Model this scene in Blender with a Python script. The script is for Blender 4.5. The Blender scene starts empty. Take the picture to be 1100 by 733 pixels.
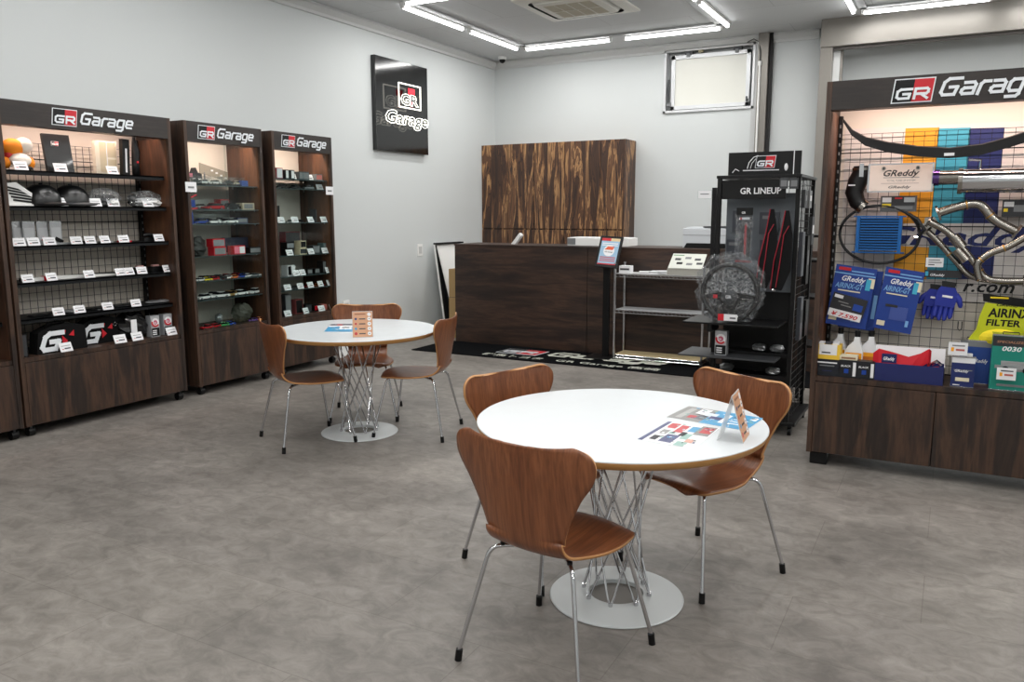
import bpy, bmesh, math, random
from mathutils import Vector, Matrix
random.seed(7)
S = bpy.context.scene
COL = S.collection
PI = math.pi
# ------------------------------------------------------------------ camera
CAMH, FPX = 1.53, 866.0
YAW, PIT, ROL = math.radians(28.51), math.radians(9.04), math.radians(.077)
cd = bpy.data.cameras.new('camera'); cam = bpy.data.objects.new('camera', cd); COL.objects.link(cam)
cd.sensor_width = 36; cd.lens = FPX / 1100 * 36; cd.clip_start = .05
cam.location = (0, 0, CAMH)
CM = Matrix.Rotation(YAW, 3, 'Z') @ Matrix.Rotation(PI/2 - PIT, 3, 'X') @ Matrix.Rotation(-ROL, 3, 'Z')
cam.rotation_euler = CM.to_euler()
S.camera = cam
def ray(px, py): return CM @ Vector(((px-550)/FPX, -(py-366.5)/FPX, -1))
def atx(px, py, X): r = ray(px, py); return Vector((0, 0, CAMH)) + r*(X/r.x)
def aty(px, py, Y): r = ray(px, py); return Vector((0, 0, CAMH)) + r*(Y/r.y)
def atz(px, py, Z=0): r = ray(px, py); return Vector((0, 0, CAMH)) + r*((Z-CAMH)/r.z)
# ------------------------------------------------------------------ world, exposure
w = bpy.data.worlds.new('world'); S.world = w; w.use_nodes = True
w.node_tree.nodes['Background'].inputs[0].default_value = (.8, .87, 1, 1)
w.node_tree.nodes['Background'].inputs[1].default_value = .3
S.view_settings.view_transform = 'Standard'; S.view_settings.look = 'None'
S.view_settings.gamma = 1; S.view_settings.use_curve_mapping = False
S.view_settings.exposure = 0.06
TUBE_W = 9.5        # watts of each ceiling tube
CASE_W = 5.0        # watts of each display light strip
# ------------------------------------------------------------------ materials
def srgb(c):
    f = lambda v: v/12.92 if v <= .04045 else ((v+.055)/1.055)**2.4
    return tuple(f(v/255) for v in c) + (1,)
MC = {}
def M(name, c=(128,128,128), rough=.5, metal=0, emit=0, bump=0, bscale=200, spec=.5, coat=0):
    if name in MC: return MC[name]
    m = bpy.data.materials.new(name); m.use_nodes = True; MC[name] = m
    nt = m.node_tree; b = nt.nodes['Principled BSDF']
    b.inputs['Base Color'].default_value = srgb(c); b.inputs['Roughness'].default_value = rough
    b.inputs['Metallic'].default_value = metal; b.inputs['Specular IOR Level'].default_value = spec
    b.inputs['Coat Weight'].default_value = coat
    if emit: b.inputs['Emission Color'].default_value = srgb(c); b.inputs['Emission Strength'].default_value = emit
    # slight procedural variation of the roughness
    tc = nt.nodes.new('ShaderNodeTexCoord'); n = nt.nodes.new('ShaderNodeTexNoise'); n.inputs['Scale'].default_value = bscale if bump else 14
    nt.links.new(tc.outputs['Object'], n.inputs['Vector'])
    if bump:
        bp = nt.nodes.new('ShaderNodeBump'); bp.inputs['Strength'].default_value = bump; bp.inputs['Distance'].default_value = .002
        nt.links.new(n.outputs['Fac'], bp.inputs['Height']); nt.links.new(bp.outputs[0], b.inputs['Normal'])
    else:
        mr = nt.nodes.new('ShaderNodeMapRange'); mr.inputs['To Min'].default_value = max(0, rough-.03); mr.inputs['To Max'].default_value = min(1, rough+.03)
        nt.links.new(n.outputs['Fac'], mr.inputs['Value']); nt.links.new(mr.outputs[0], b.inputs['Roughness'])
    return m
def wood(name, cols, scale, rough=.45, coord='Object', detail=6, spec=.5, dist=.6):
    m = bpy.data.materials.new(name); m.use_nodes = True; MC[name] = m
    nt = m.node_tree; b = nt.nodes['Principled BSDF']; b.inputs['Roughness'].default_value = rough; b.inputs['Specular IOR Level'].default_value = spec
    tc = nt.nodes.new('ShaderNodeTexCoord'); mp = nt.nodes.new('ShaderNodeMapping'); mp.inputs['Scale'].default_value = scale
    n1 = nt.nodes.new('ShaderNodeTexNoise'); n1.inputs['Scale'].default_value = 1; n1.inputs['Detail'].default_value = detail; n1.inputs['Distortion'].default_value = dist
    n1.inputs['Roughness'].default_value = .6
    mp2 = nt.nodes.new('ShaderNodeMapping'); mp2.inputs['Scale'].default_value = tuple(s*7 for s in scale)
    n2 = nt.nodes.new('ShaderNodeTexNoise'); n2.inputs['Scale'].default_value = 1; n2.inputs['Detail'].default_value = 3
    r = nt.nodes.new('ShaderNodeValToRGB'); e = r.color_ramp.elements
    k = len(cols)
    while len(e) < k: e.new(.5)
    for i, c in enumerate(cols): e[i].position = .3 + .4*i/(k-1); e[i].color = srgb(c)
    mx = nt.nodes.new('ShaderNodeMix'); mx.data_type = 'RGBA'; mx.blend_type = 'MULTIPLY'; mx.inputs[0].default_value = .55
    r2 = nt.nodes.new('ShaderNodeValToRGB'); r2.color_ramp.elements[0].position = .35; r2.color_ramp.elements[1].position = .62
    r2.color_ramp.elements[0].color = (.45,.42,.4,1); r2.color_ramp.elements[1].color = (1,1,1,1)
    L = nt.links.new
    L(tc.outputs[coord], mp.inputs[0]); L(mp.outputs[0], n1.inputs['Vector']); L(n1.outputs['Fac'], r.inputs[0])
    L(tc.outputs[coord], mp2.inputs[0]); L(mp2.outputs[0], n2.inputs['Vector']); L(n2.outputs['Fac'], r2.inputs[0])
    L(r.outputs[0], mx.inputs[6]); L(r2.outputs[0], mx.inputs[7]); L(mx.outputs[2], b.inputs['Base Color'])
    bp = nt.nodes.new('ShaderNodeBump'); bp.inputs['Strength'].default_value = .15; bp.inputs['Distance'].default_value = .001
    L(n2.outputs['Fac'], bp.inputs['Height']); L(bp.outputs[0], b.inputs['Normal'])
    return m
def clear(name, tint=(235,240,240), gloss=.12, rough=.03, film=0):
    m = bpy.data.materials.new(name); m.use_nodes = True; MC[name] = m
    nt = m.node_tree; nt.nodes.clear(); L = nt.links.new
    o = nt.nodes.new('ShaderNodeOutputMaterial'); t = nt.nodes.new('ShaderNodeBsdfTransparent'); t.inputs[0].default_value = srgb(tint)
    g = nt.nodes.new('ShaderNodeBsdfGlossy'); g.inputs['Roughness'].default_value = rough
    mx = nt.nodes.new('ShaderNodeMixShader')
    if film:
        tc = nt.nodes.new('ShaderNodeTexCoord'); n = nt.nodes.new('ShaderNodeTexNoise'); n.inputs['Scale'].default_value = 26; n.inputs['Detail'].default_value = 7
        n.inputs['Distortion'].default_value = 2.2
        L(tc.outputs['Object'], n.inputs['Vector'])
        bp = nt.nodes.new('ShaderNodeBump'); bp.inputs['Strength'].default_value = 1; bp.inputs['Distance'].default_value = .03
        L(n.outputs['Fac'], bp.inputs['Height']); L(bp.outputs[0], g.inputs['Normal'])
        mx.inputs[0].default_value = film
        n2 = nt.nodes.new('ShaderNodeTexNoise'); n2.inputs['Scale'].default_value = 16; n2.inputs['Detail'].default_value = 4; n2.inputs['Distortion'].default_value = 2.5
        cr_ = nt.nodes.new('ShaderNodeValToRGB'); e = cr_.color_ramp.elements; e[0].position = .455; e[0].color = (film*.45,)*3+(1,); e[1].position = .55; e[1].color = (film*.45,)*3+(1,)
        k_ = e.new(.5); k_.color = (min(1,film*3.2),)*3+(1,)  # pale streaks painted in for the glints along the film's creases
        L(tc.outputs['Object'], n2.inputs['Vector']); L(n2.outputs['Fac'], cr_.inputs[0]); L(cr_.outputs[0], mx.inputs[0])
        df = nt.nodes.new('ShaderNodeBsdfDiffuse'); df.inputs[0].default_value = (.8,.8,.8,1); m2 = nt.nodes.new('ShaderNodeMixShader'); m2.inputs[0].default_value = .5
        L(g.outputs[0], m2.inputs[1]); L(df.outputs[0], m2.inputs[2])
    else:
        lw = nt.nodes.new('ShaderNodeLayerWeight'); lw.inputs[0].default_value = .5
        pw = nt.nodes.new('ShaderNodeMath'); pw.operation = 'POWER'; pw.inputs[1].default_value = 5
        ma = nt.nodes.new('ShaderNodeMath'); ma.operation = 'MULTIPLY_ADD'; ma.inputs[1].default_value = .5; ma.inputs[2].default_value = gloss*.3; ma.use_clamp = True
        L(lw.outputs['Facing'], pw.inputs[0]); L(pw.outputs[0], ma.inputs[0]); L(ma.outputs[0], mx.inputs[0])
    L(t.outputs[0], mx.inputs[1]); L((m2 if film else g).outputs[0], mx.inputs[2]); L(mx.outputs[0], o.inputs[0])
    return m
W_ = M('white_paint', (236,236,234), .5); BK = M('black_plastic', (13,13,14), .4, spec=.3); BKM = M('black_matte', (12,12,13), .7)
CHROME = M('chrome', (205,205,208), .12, 1); STEEL = M('brushed_steel', (158,153,146), .2, 1)
RED = M('red_plastic', (196,22,38), .45); GREY = M('grey_plastic', (120,122,124), .5); DGREY = M('dark_grey_plastic', (52,54,57), .5)
CARD = M('white_card', (232,232,234), .6); INK = M('print_ink', (70,70,74), .7); LOGOW = M('logo_white', (228,232,236), .35)
CABW = wood('dark_oak_vertical', [(28,20,17),(46,32,25),(76,53,39),(36,26,21),(60,42,32)], (8,8,.9), .5)
CABH = wood('dark_oak_header', [(33,28,26),(43,36,33),(52,44,40)], (1.2,8,8), .5)
CABI = wood('oak_inner_panel', [(58,36,24),(88,55,36),(120,78,50)], (6,5,.8), .5)
CTRW = wood('dark_oak_counter', [(29,21,18),(46,33,27),(72,51,40),(38,27,23)], (1.0,7,8), .48)
ZEB = None
GLASS = clear('case_glass', (246,250,249), .05); ACR = clear('clear_acrylic', (250,252,252), .3); FILM = clear('crinkled_film', (232,234,236), film=.2, rough=.1)
SILV = M('silver_foil', (176,178,180), .3, .7, bump=1, bscale=60)
BAG = M('black_bag_film', (15,16,17), .3, 0, bump=1, bscale=40, coat=.25)
NAVY = M('navy_print', (24,34,92), .45); BLUE = M('blue_print', (18,62,150), .45); CYAN = M('cyan_print', (62,168,200), .5)
ORANGE = M('orange_print', (244,166,30), .5); YEL = M('yellow_print', (236,206,30), .45); LIME = M('lime_film', (190,198,26), .3, bump=.8, bscale=30)
PINK = M('salmon_print', (214,120,110), .5); TEAL = M('teal_print', (14,128,112), .4); BEIGE = M('beige_card', (206,192,162), .6)
# ------------------------------------------------------------------ objects
def tag(o, label=None, cat=None, group=None, kind=None):
    if label: o['label'] = label
    if cat: o['category'] = cat
    if group: o['group'] = group
    if kind: o['kind'] = kind
    return o
def thing(name, label, cat, loc=(0,0,0), rz=0, group=None):
    o = bpy.data.objects.new(name, None); o.empty_display_size = .05; COL.objects.link(o)
    o.location = loc; o.rotation_euler = (0,0,rz)
    return tag(o, label, cat, group)
def place(o, loc, rz=0, parent=None):
    o.location = loc; o.rotation_euler = (0,0,rz); return o
def copy_tree(o, parent=None):
    kids = [c for c in COL.objects if c.parent == o] if o.type == 'EMPTY' or o.get('_k') else []
    c = o.copy(); COL.objects.link(c)
    if parent: c.parent = parent
    for k in list(kids): copy_tree(k, c)
    return c
TXT = {}
def text_geo(s, bold=.0, shear=0, outline=0):
    k = (s, bold, shear, outline)
    if k in TXT: return TXT[k]
    cu = bpy.data.curves.new('t', 'FONT'); cu.body = s; cu.size = 1; cu.offset = bold; cu.shear = shear; cu.resolution_u = 2
    if outline: cu.fill_mode = 'NONE'; cu.bevel_depth = outline; cu.bevel_resolution = 1
    ob = bpy.data.objects.new('t', cu); COL.objects.link(ob)
    dg = bpy.context.evaluated_depsgraph_get(); me = bpy.data.meshes.new_from_object(ob.evaluated_get(dg))
    vs = [v.co.copy() for v in me.vertices]; fs = [tuple(p.vertices) for p in me.polygons]
    bpy.data.objects.remove(ob); bpy.data.curves.remove(cu); bpy.data.meshes.remove(me)
    x0 = min(v.x for v in vs); x1 = max(v.x for v in vs)
    vs = [Vector((v.x-x0, v.y, v.z)) for v in vs]
    TXT[k] = (vs, fs, x1-x0); return TXT[k]
GLY = {'G':(1.12,[[(1.0,.9),(.3,.9),(.1,.72),(.1,.2),(.25,.05),(.88,.05),(.92,.45),(.5,.45)]]),
       'R':(1.12,[[(.12,.0),(.12,.9),(.85,.9),(.95,.78),(.95,.56),(.85,.42),(.2,.42)],[(.5,.42),(.95,0)]]),
       'a':(.92,[[(.15,.64),(.65,.64),(.78,.52),(.78,.05),(.22,.05),(.12,.14),(.12,.26),(.22,.35),(.76,.35)]]),
       'r':(.66,[[(.14,0),(.14,.52),(.26,.64),(.6,.64)]]),
       'g':(.92,[[(.76,.05),(.25,.05),(.13,.18),(.13,.5),(.25,.64),(.78,.64),(.78,-.12),(.66,-.24),(.15,-.24)]]),
       'e':(.92,[[(.16,.34),(.78,.34),(.78,.54),(.66,.64),(.25,.64),(.13,.52),(.13,.17),(.25,.05),(.74,.05)]])}
class MB:
    def __init__(s): s.v = []; s.f = []; s.m = []; s.mats = []; s.X = Matrix.Identity(4); s.uv = None
    def mi(s, m):
        if m not in s.mats: s.mats.append(m)
        return s.mats.index(m)
    def add(s, vs, fs, m):
        k = len(s.v); i = s.mi(m)
        s.v += [tuple(s.X @ Vector(v)) for v in vs]; s.f += [tuple(a+k for a in f) for f in fs]; s.m += [i]*len(fs)
        return s
    def box(s, x0, x1, y0, y1, z0, z1, m):
        v = [(x,y,z) for x in (x0,x1) for y in (y0,y1) for z in (z0,z1)]
        return s.add(v, [(0,1,3,2),(4,6,7,5),(0,4,5,1),(2,3,7,6),(0,2,6,4),(1,5,7,3)], m)
    def cyl(s, p, q, r, m, n=12, r2=None, caps=True):
        p, q = Vector(p), Vector(q); r2 = r if r2 is None else r2
        d = (q-p).normalized(); a = d.orthogonal().normalized(); b = d.cross(a)
        vs = []
        for c, rr in ((p, r), (q, r2)):
            vs += [c + (a*math.cos(2*PI*i/n) + b*math.sin(2*PI*i/n))*rr for i in range(n)]
        fs = [(i, (i+1)%n, n+(i+1)%n, n+i) for i in range(n)]
        if caps: fs += [tuple(reversed(range(n))), tuple(range(n, 2*n))]
        return s.add(vs, fs, m)
    def tube(s, pts, r, m, n=8, closed=False):
        P = [Vector(p) for p in pts]; N = len(P); vs = []; fs = []
        rr = r if isinstance(r, (list, tuple)) else [r]*N
        up = None
        for i in range(N):
            t = (P[(i+1)%N]-P[i-1]) if closed else (P[min(i+1,N-1)]-P[max(i-1,0)])
            t.normalize()
            up = t.orthogonal().normalized() if up is None else (up - t*up.dot(t)).normalized()
            b = t.cross(up)
            vs += [P[i] + (up*math.cos(2*PI*k/n) + b*math.sin(2*PI*k/n))*rr[i] for k in range(n)]
        for i in range(N if closed else N-1):
            j = (i+1) % N
            fs += [(i*n+k, i*n+(k+1)%n, j*n+(k+1)%n, j*n+k) for k in range(n)]
        if not closed: fs += [tuple(reversed(range(n))), tuple(range((N-1)*n, N*n))]
        return s.add(vs, fs, m)
    def lathe(s, prof, m, n=48, c=(0,0,0), caps=False):
        vs = [(c[0]+r*math.cos(2*PI*i/n), c[1]+r*math.sin(2*PI*i/n), c[2]+z) for r, z in prof for i in range(n)]
        k = len(prof)
        fs = [(j*n+i, j*n+(i+1)%n, (j+1)*n+(i+1)%n, (j+1)*n+i) for j in range(k-1) for i in range(n)]
        if caps: fs += [tuple(reversed(range(n))), tuple(range((k-1)*n, k*n))]
        return s.add(vs, fs, m)
    def prism(s, pts, y0, y1, m):      # outline in x,z extruded along y
        n = len(pts); vs = [(x, y0, z) for x, z in pts] + [(x, y1, z) for x, z in pts]
        fs = [tuple(range(n)), tuple(range(2*n-1, n-1, -1))] + [(i, n+i, n+(i+1)%n, (i+1)%n) for i in range(n)]
        return s.add(vs, fs, m)
    def ell(s, c, r, m, n=14, k=9):
        vs = []; fs = []
        for j in range(k+1):
            th = PI*j/k
            for i in range(n):
                a = 2*PI*i/n; vs.append((c[0]+r[0]*math.sin(th)*math.cos(a), c[1]+r[1]*math.sin(th)*math.sin(a), c[2]+r[2]*math.cos(th)))
        for j in range(k):
            for i in range(n): fs.append((j*n+i, j*n+(i+1)%n, (j+1)*n+(i+1)%n, (j+1)*n+i))
        return s.add(vs, fs, m)
    def text(s, t, x, z, size, y, m, bold=.02, shear=0, th=.0, width=None, outline=0):   # stands in the x,z plane facing -y
        vs, fs, w = text_geo(t, bold, shear, outline)
        sx = size if width is None else width/w
        s.add([(x+v.x*sx, y - v.z*size - (th if th else 0), z+v.y*size) for v in vs], fs, m)
        return s
    def strokes(s, word, x, z, h, y, m, width, wt=.17, shear=.2):      # squarish bold italic letters of flat strokes
        adv = sum(GLY[c][0] for c in word); k = width/adv; cx = 0
        for c in word:
            a, ls = GLY[c]
            for ln in ls:
                P = [Vector((x+(cx+px_)*k + shear*pz*h, z+pz*h)) for px_, pz in ln]
                for p, q in zip(P[:-1], P[1:]):
                    y -= .00025
                    d = (q-p); L_ = d.length; d.normalize(); n = Vector((-d.y, d.x))*wt*h*.5; e = d*wt*h*.42
                    c4 = [p-e-n, q+e-n, q+e+n, p-e+n]
                    s.add([(v.x, y, v.y) for v in c4]+[(v.x, y+.002, v.y) for v in c4], [(0,1,2,3),(7,6,5,4),(0,4,5,1),(1,5,6,2),(2,6,7,3),(3,7,4,0)], m)
            cx += a
        return s
    def emblem(s, x, z, h, y, word=True, wfac=1.62):   # the two-letter badge and word
        w = h*wfac; sh = h*.12
        q = lambda a, b, c, d, o, mm, y1: s.prism([(x+a*w+c*sh, z+c*h), (x+b*w+c*sh, z+c*h), (x+b*w+d*sh, z+d*h), (x+a*w+d*sh, z+d*h)], y1-o, y1, mm)
        q(-.03, 1.03, -.05, 1.05, .004, LOGOW, y)
        q(0, .5, 0, 1, .006, BK, y); q(.5, 1, 0, 1, .006, RED, y)
        s.strokes('GR', x+.07*w, z+.13*h, h*.48, y-.0085, LOGOW, w*.9, .24, .15)
        if word: s.strokes('Garage', x+w*1.17, z+.17*h, h*.82, y-.004, LOGOW, w*2.45, .165, .32)
        return s
    def build(s, name, parent=None, smooth=False, bevel=0, loc=None, rz=None):
        me = bpy.data.meshes.new(name); me.from_pydata(s.v, [], s.f)
        for m in s.mats: me.materials.append(m)
        me.polygons.foreach_set('material_index', s.m)
        if smooth:
            me.polygons.foreach_set('use_smooth', [True]*len(s.f))
        me.update()
        o = bpy.data.objects.new(name, me); COL.objects.link(o)
        if parent: o.parent = parent
        if smooth == 'auto':
            md = o.modifiers.new('e', 'EDGE_SPLIT'); md.split_angle = math.radians(40)
        if bevel:
            md = o.modifiers.new('b', 'BEVEL'); md.width = bevel; md.segments = 2; md.limit_method = 'ANGLE'
        if loc is not None: o.location = loc
        if rz is not None: o.rotation_euler = (0,0,rz)
        return o
def struct(name, mb, **k): return tag(mb.build(name, **k), kind='structure')
ORD = ['first','second','third','fourth','fifth','sixth','seventh','eighth','ninth','tenth','eleventh','twelfth']
# ================================================================== ROOM
XL, XR, YB, YF, ZC = -5.95, 5.2, 10.45, -2.6, 3.66
def floor_mat():
    m = bpy.data.materials.new('grey_vinyl_tile'); m.use_nodes = True; nt = m.node_tree; b = nt.nodes['Principled BSDF']; L = nt.links.new
    tc = nt.nodes.new('ShaderNodeTexCoord'); n = nt.nodes.new('ShaderNodeTexNoise'); n.inputs['Scale'].default_value = 1.6; n.inputs['Detail'].default_value = 9; n.inputs['Roughness'].default_value = .62
    n3 = nt.nodes.new('ShaderNodeTexNoise'); n3.inputs['Scale'].default_value = 9; n3.inputs['Detail'].default_value = 8; n3.inputs['Roughness'].default_value = .7; n3.inputs['Distortion'].default_value = .8
    mp = nt.nodes.new('ShaderNodeMapping'); mp.inputs['Scale'].default_value = (1,1.35,1)
    r = nt.nodes.new('ShaderNodeValToRGB'); r.color_ramp.elements[0].position = .32; r.color_ramp.elements[1].position = .7
    r.color_ramp.elements[0].color = srgb((115,111,106)); r.color_ramp.elements[1].color = srgb((150,145,139))
    r3 = nt.nodes.new('ShaderNodeValToRGB'); r3.color_ramp.elements[0].position = .36; r3.color_ramp.elements[1].position = .66
    r3.color_ramp.elements[0].color = (.72,.71,.7,1); r3.color_ramp.elements[1].color = (1.12,1.11,1.1,1)
    mx = nt.nodes.new('ShaderNodeMix'); mx.data_type = 'RGBA'; mx.blend_type = 'MULTIPLY'; mx.inputs[0].default_value = 1
    br = nt.nodes.new('ShaderNodeTexBrick'); br.offset = .5; br.inputs['Scale'].default_value = 1; br.inputs['Brick Width'].default_value = .92; br.inputs['Row Height'].default_value = .46
    br.inputs['Mortar Size'].default_value = .002; br.inputs['Mortar Smooth'].default_value = .3
    br.inputs['Color1'].default_value = (1,1,1,1); br.inputs['Color2'].default_value = (.93,.93,.94,1); br.inputs['Mortar'].default_value = (.72,.71,.7,1)
    mx2 = nt.nodes.new('ShaderNodeMix'); mx2.data_type = 'RGBA'; mx2.blend_type = 'MULTIPLY'; mx2.inputs[0].default_value = 1
    L(tc.outputs['Object'], mp.inputs[0]); L(mp.outputs[0], n.inputs['Vector']); L(mp.outputs[0], n3.inputs['Vector'])
    L(tc.outputs['Object'], br.inputs['Vector'])
    L(n.outputs['Fac'], r.inputs[0]); L(n3.outputs['Fac'], r3.inputs[0]); L(r.outputs[0], mx.inputs[6]); L(r3.outputs[0], mx.inputs[7])
    L(mx.outputs[2], mx2.inputs[6]); L(br.outputs['Color'], mx2.inputs[7]); L(mx2.outputs[2], b.inputs['Base Color'])
    b.inputs['Roughness'].default_value = .42; b.inputs['Specular IOR Level'].default_value = .35
    bp = nt.nodes.new('ShaderNodeBump'); bp.inputs['Strength'].default_value = .12; bp.inputs['Distance'].default_value = .002
    L(n3.outputs['Fac'], bp.inputs['Height']); L(bp.outputs[0], b.inputs['Normal'])
    return m
def ceil_mat():
    m = bpy.data.materials.new('ceiling_board'); m.use_nodes = True; nt = m.node_tree; b = nt.nodes['Principled BSDF']; L = nt.links.new
    tc = nt.nodes.new('ShaderNodeTexCoord'); br = nt.nodes.new('ShaderNodeTexBrick'); br.offset = .5; br.inputs['Scale'].default_value = 1
    br.inputs['Brick Width'].default_value = 1.82; br.inputs['Row Height'].default_value = .91; br.inputs['Mortar Size'].default_value = .003
    br.inputs['Color1'].default_value = srgb((204,206,207)); br.inputs['Color2'].default_value = srgb((200,202,203)); br.inputs['Mortar'].default_value = srgb((172,173,174))
    L(tc.outputs['Object'], br.inputs['Vector']); L(br.outputs['Color'], b.inputs['Base Color']); b.inputs['Roughness'].default_value = .8
    return m
WALL = M('wall_paper', (207,211,211), .75, bump=.25, bscale=120)
FLOOR = floor_mat(); CEIL = ceil_mat()
struct('floor', MB().box(XL-.1, XR+.1, YF-.1, YB+.1, -.1, 0, FLOOR))
struct('ceiling', MB().box(XL-.1, XR+.1, YF-.1, YB+.1, ZC, ZC+.1, CEIL))
struct('wall_left', MB().box(XL-.1, XL, YF-.1, YB+.1, 0, ZC, WALL))
WX0, WX1, WZ0, WZ1 = -3.43, -2.28, 2.80, 3.60
wb = MB()
wb.box(XL, WX0, YB, YB+.1, 0, ZC, WALL); wb.box(WX1, XR, YB, YB+.1, 0, ZC, WALL)
wb.box(WX0, WX1, YB, YB+.1, 0, WZ0, WALL); wb.box(WX0, WX1, YB, YB+.1, WZ1, ZC, WALL)
struct('wall_back', wb)
struct('wall_right', MB().box(XR, XR+.1, YF-.1, YB+.1, 0, ZC, WALL))
struct('wall_front', MB().box(XL-.1, XR+.1, YF-.1, YF, 0, ZC, WALL))
MOULD = M('moulding_white', (206,207,206), .5)
struct('trim_1', MB().prism([(0,0),(.05,0),(.065,-.03),(.03,-.08),(.03,-.11),(0,-.11)], YF, YB, MOULD), loc=(XL,0,ZC))
tb = MB(); tb.X = Matrix.Translation((0,YB,ZC)) @ Matrix.Rotation(-PI/2,4,'Z')
tb.prism([(0,0),(.05,0),(.065,-.03),(.03,-.08),(.03,-.11),(0,-.11)], XL, -1.55, MOULD); 
struct('trim_2', tb)
# shutter beam and column
TAUPE = M('taupe_steel', (128,124,118), .4, .3); TAUPD = M('taupe_steel_dark', (96,92,88), .4, .3)
bm_ = MB(); bm_.box(-1.47, XR, 9.97, 10.09, 3.36, ZC, TAUPE); bm_.box(-1.47, XR, 10.09, YB, 3.52, 3.56, TAUPD); bm_.box(-1.47, XR, 10.05, 10.09, 3.33, 3.36, TAUPD)
struct('trim_3', bm_, bevel=.003)
struct('trim_4', MB().box(-1.47, -1.34, 9.99, YB, 0, 3.36, TAUPE).box(-1.34, -1.27, 10.1, 10.22, 0, 3.36, M('shutter_guide', (205,206,206), .4)).box(-1.27, -1.245, 10.12, 10.2, 0, 3.36, TAUPE), bevel=.003)
struct('trim_5', MB().box(-2.23, -2.11, YB-.12, YB, 0, ZC, TAUPE).box(-2.11, -2.07, YB-.07, YB, 0, ZC, M('gap_black', (22,20,20), .6)).box(-2.31, -2.23, YB-.02, YB, 0, ZC, M('wall_strip', (196,197,197), .5)), bevel=.003)
cp = MB(); cp.tube([(-2.2,YB-.14,0.02),(-2.2,YB-.14,3.3)], .012, W_); cp.tube([(-2.2,YB-.14,3.3),(-2.2,YB-.14,3.45),(-2.23,YB-.1,3.56),(-2.3,YB-.06,3.61),(-2.38,YB-.05,3.58)], .006, DGREY)
cp.cyl((-2.2,YB-.14,3.28),(-2.2,YB-.14,3.33),.02,W_)
tag(cp.build('conduit_pipe', smooth='auto'), 'thin white conduit pipe running down the taupe wall post beside the high window', 'pipe')
# window
ALU = M('window_aluminium', (214,216,218), .35, .2); PANE = M('frosted_pane', (222,222,214), .35)
wn = thing('window_1', None, None); tag(wn, kind='structure')
f = MB()
for a in ((WX0,WX0+.03,WZ0,WZ1),(WX1-.03,WX1,WZ0,WZ1),(WX0,WX1,WZ0,WZ0+.03),(WX0,WX1,WZ1-.03,WZ1)): f.box(a[0],a[1],YB-.03,YB+.09,a[2],a[3],ALU)
f.build('window_frame', wn, bevel=.002)
f = MB(); x0,x1,z0,z1 = WX0+.09, WX1-.06, WZ0+.04, WZ1-.09
for a in ((x0,x0+.05,z0,z1),(x1-.05,x1,z0,z1),(x0,x1,z0,z0+.045),(x0,x1,z1-.05,z1)): f.box(a[0],a[1],YB+.0,YB+.05,a[2],a[3],ALU)
f.build('sash', wn, bevel=.002)
MB().box(x0+.05,x1-.05,YB+.02,YB+.028,z0+.045,z1-.05,PANE).build('pane', wn)
MB().box(WX0+.03,WX1-.03,YB+.085,YB+.095,WZ0+.03,WZ1-.03,M('window_back',(168,170,170),.6)).build('reveal', wn)
for x in (WX0+.27, WX0+.88): MB().box(x,x+.1,YB-.02,YB+.02,WZ1-.09,WZ1-.035,DGREY).box(x+.02,x+.06,YB-.03,YB,WZ1-.12,WZ1-.08,GREY).build('opener', wn, bevel=.002)
MB().box(WX0+.44,WX0+.5,YB-.02,YB+.02,WZ1-.08,WZ1-.04,M('brass_clip',(140,132,100),.4)).build('latch', wn)
MB().tube([(WX0+.06,YB-.01,WZ0+.12),(WX0+.065,YB-.01,WZ0+.42)],.012,DGREY).box(WX0+.04,WX0+.1,YB-.02,YB+.01,WZ0+.09,WZ0+.13,GREY).build('stay', wn)
MB().tube([(WX1-.07,YB-.01,WZ0+.12),(WX1-.06,YB-.01,WZ0+.4)],.01,ALU).box(WX1-.1,WX1-.07,YB-.01,YB+.01,WZ0+.09,WZ0+.15,DGREY).build('stay', wn)
# small wall fittings
tag(MB().box(XL,XL+.012,8.44,8.55,.99,1.14,W_).box(XL+.012,XL+.016,8.46,8.53,1.02,1.11,M('switch_grey',(196,197,196),.4)).build('light_switch', bevel=.003), 'white rocker switch plate on the left wall near the counter', 'switch')
tag(MB().box(XL,XL+.012,6.98,7.09,.46,.56,W_).box(XL+.012,XL+.015,7.0,7.07,.49,.53,M('switch_grey')).build('wall_outlet', bevel=.003), 'white power outlet low on the left wall behind the far chair', 'outlet')
tag(MB().box(XL+.06,XL+.3,6.55,7.0,0,.13,W_).box(XL+.06,XL+.3,6.6,6.95,.13,.15,M('box_lid',(214,216,216),.5)).build('storage_box', bevel=.004), 'low white box on the floor beside the far glazed cabinet', 'box')
c = thing('security_camera', 'small white dome security camera on ceiling by the room corner', 'camera', (-5.66,10.15,ZC))
MB().lathe([(.0,0),(.06,0),(.06,-.025),(.05,-.04)], W_, 24).build('base', c, smooth='auto'); MB().ell((0,0,-.045),(.042,.042,.042),BK).build('lens_dome', c, smooth=True)
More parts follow.
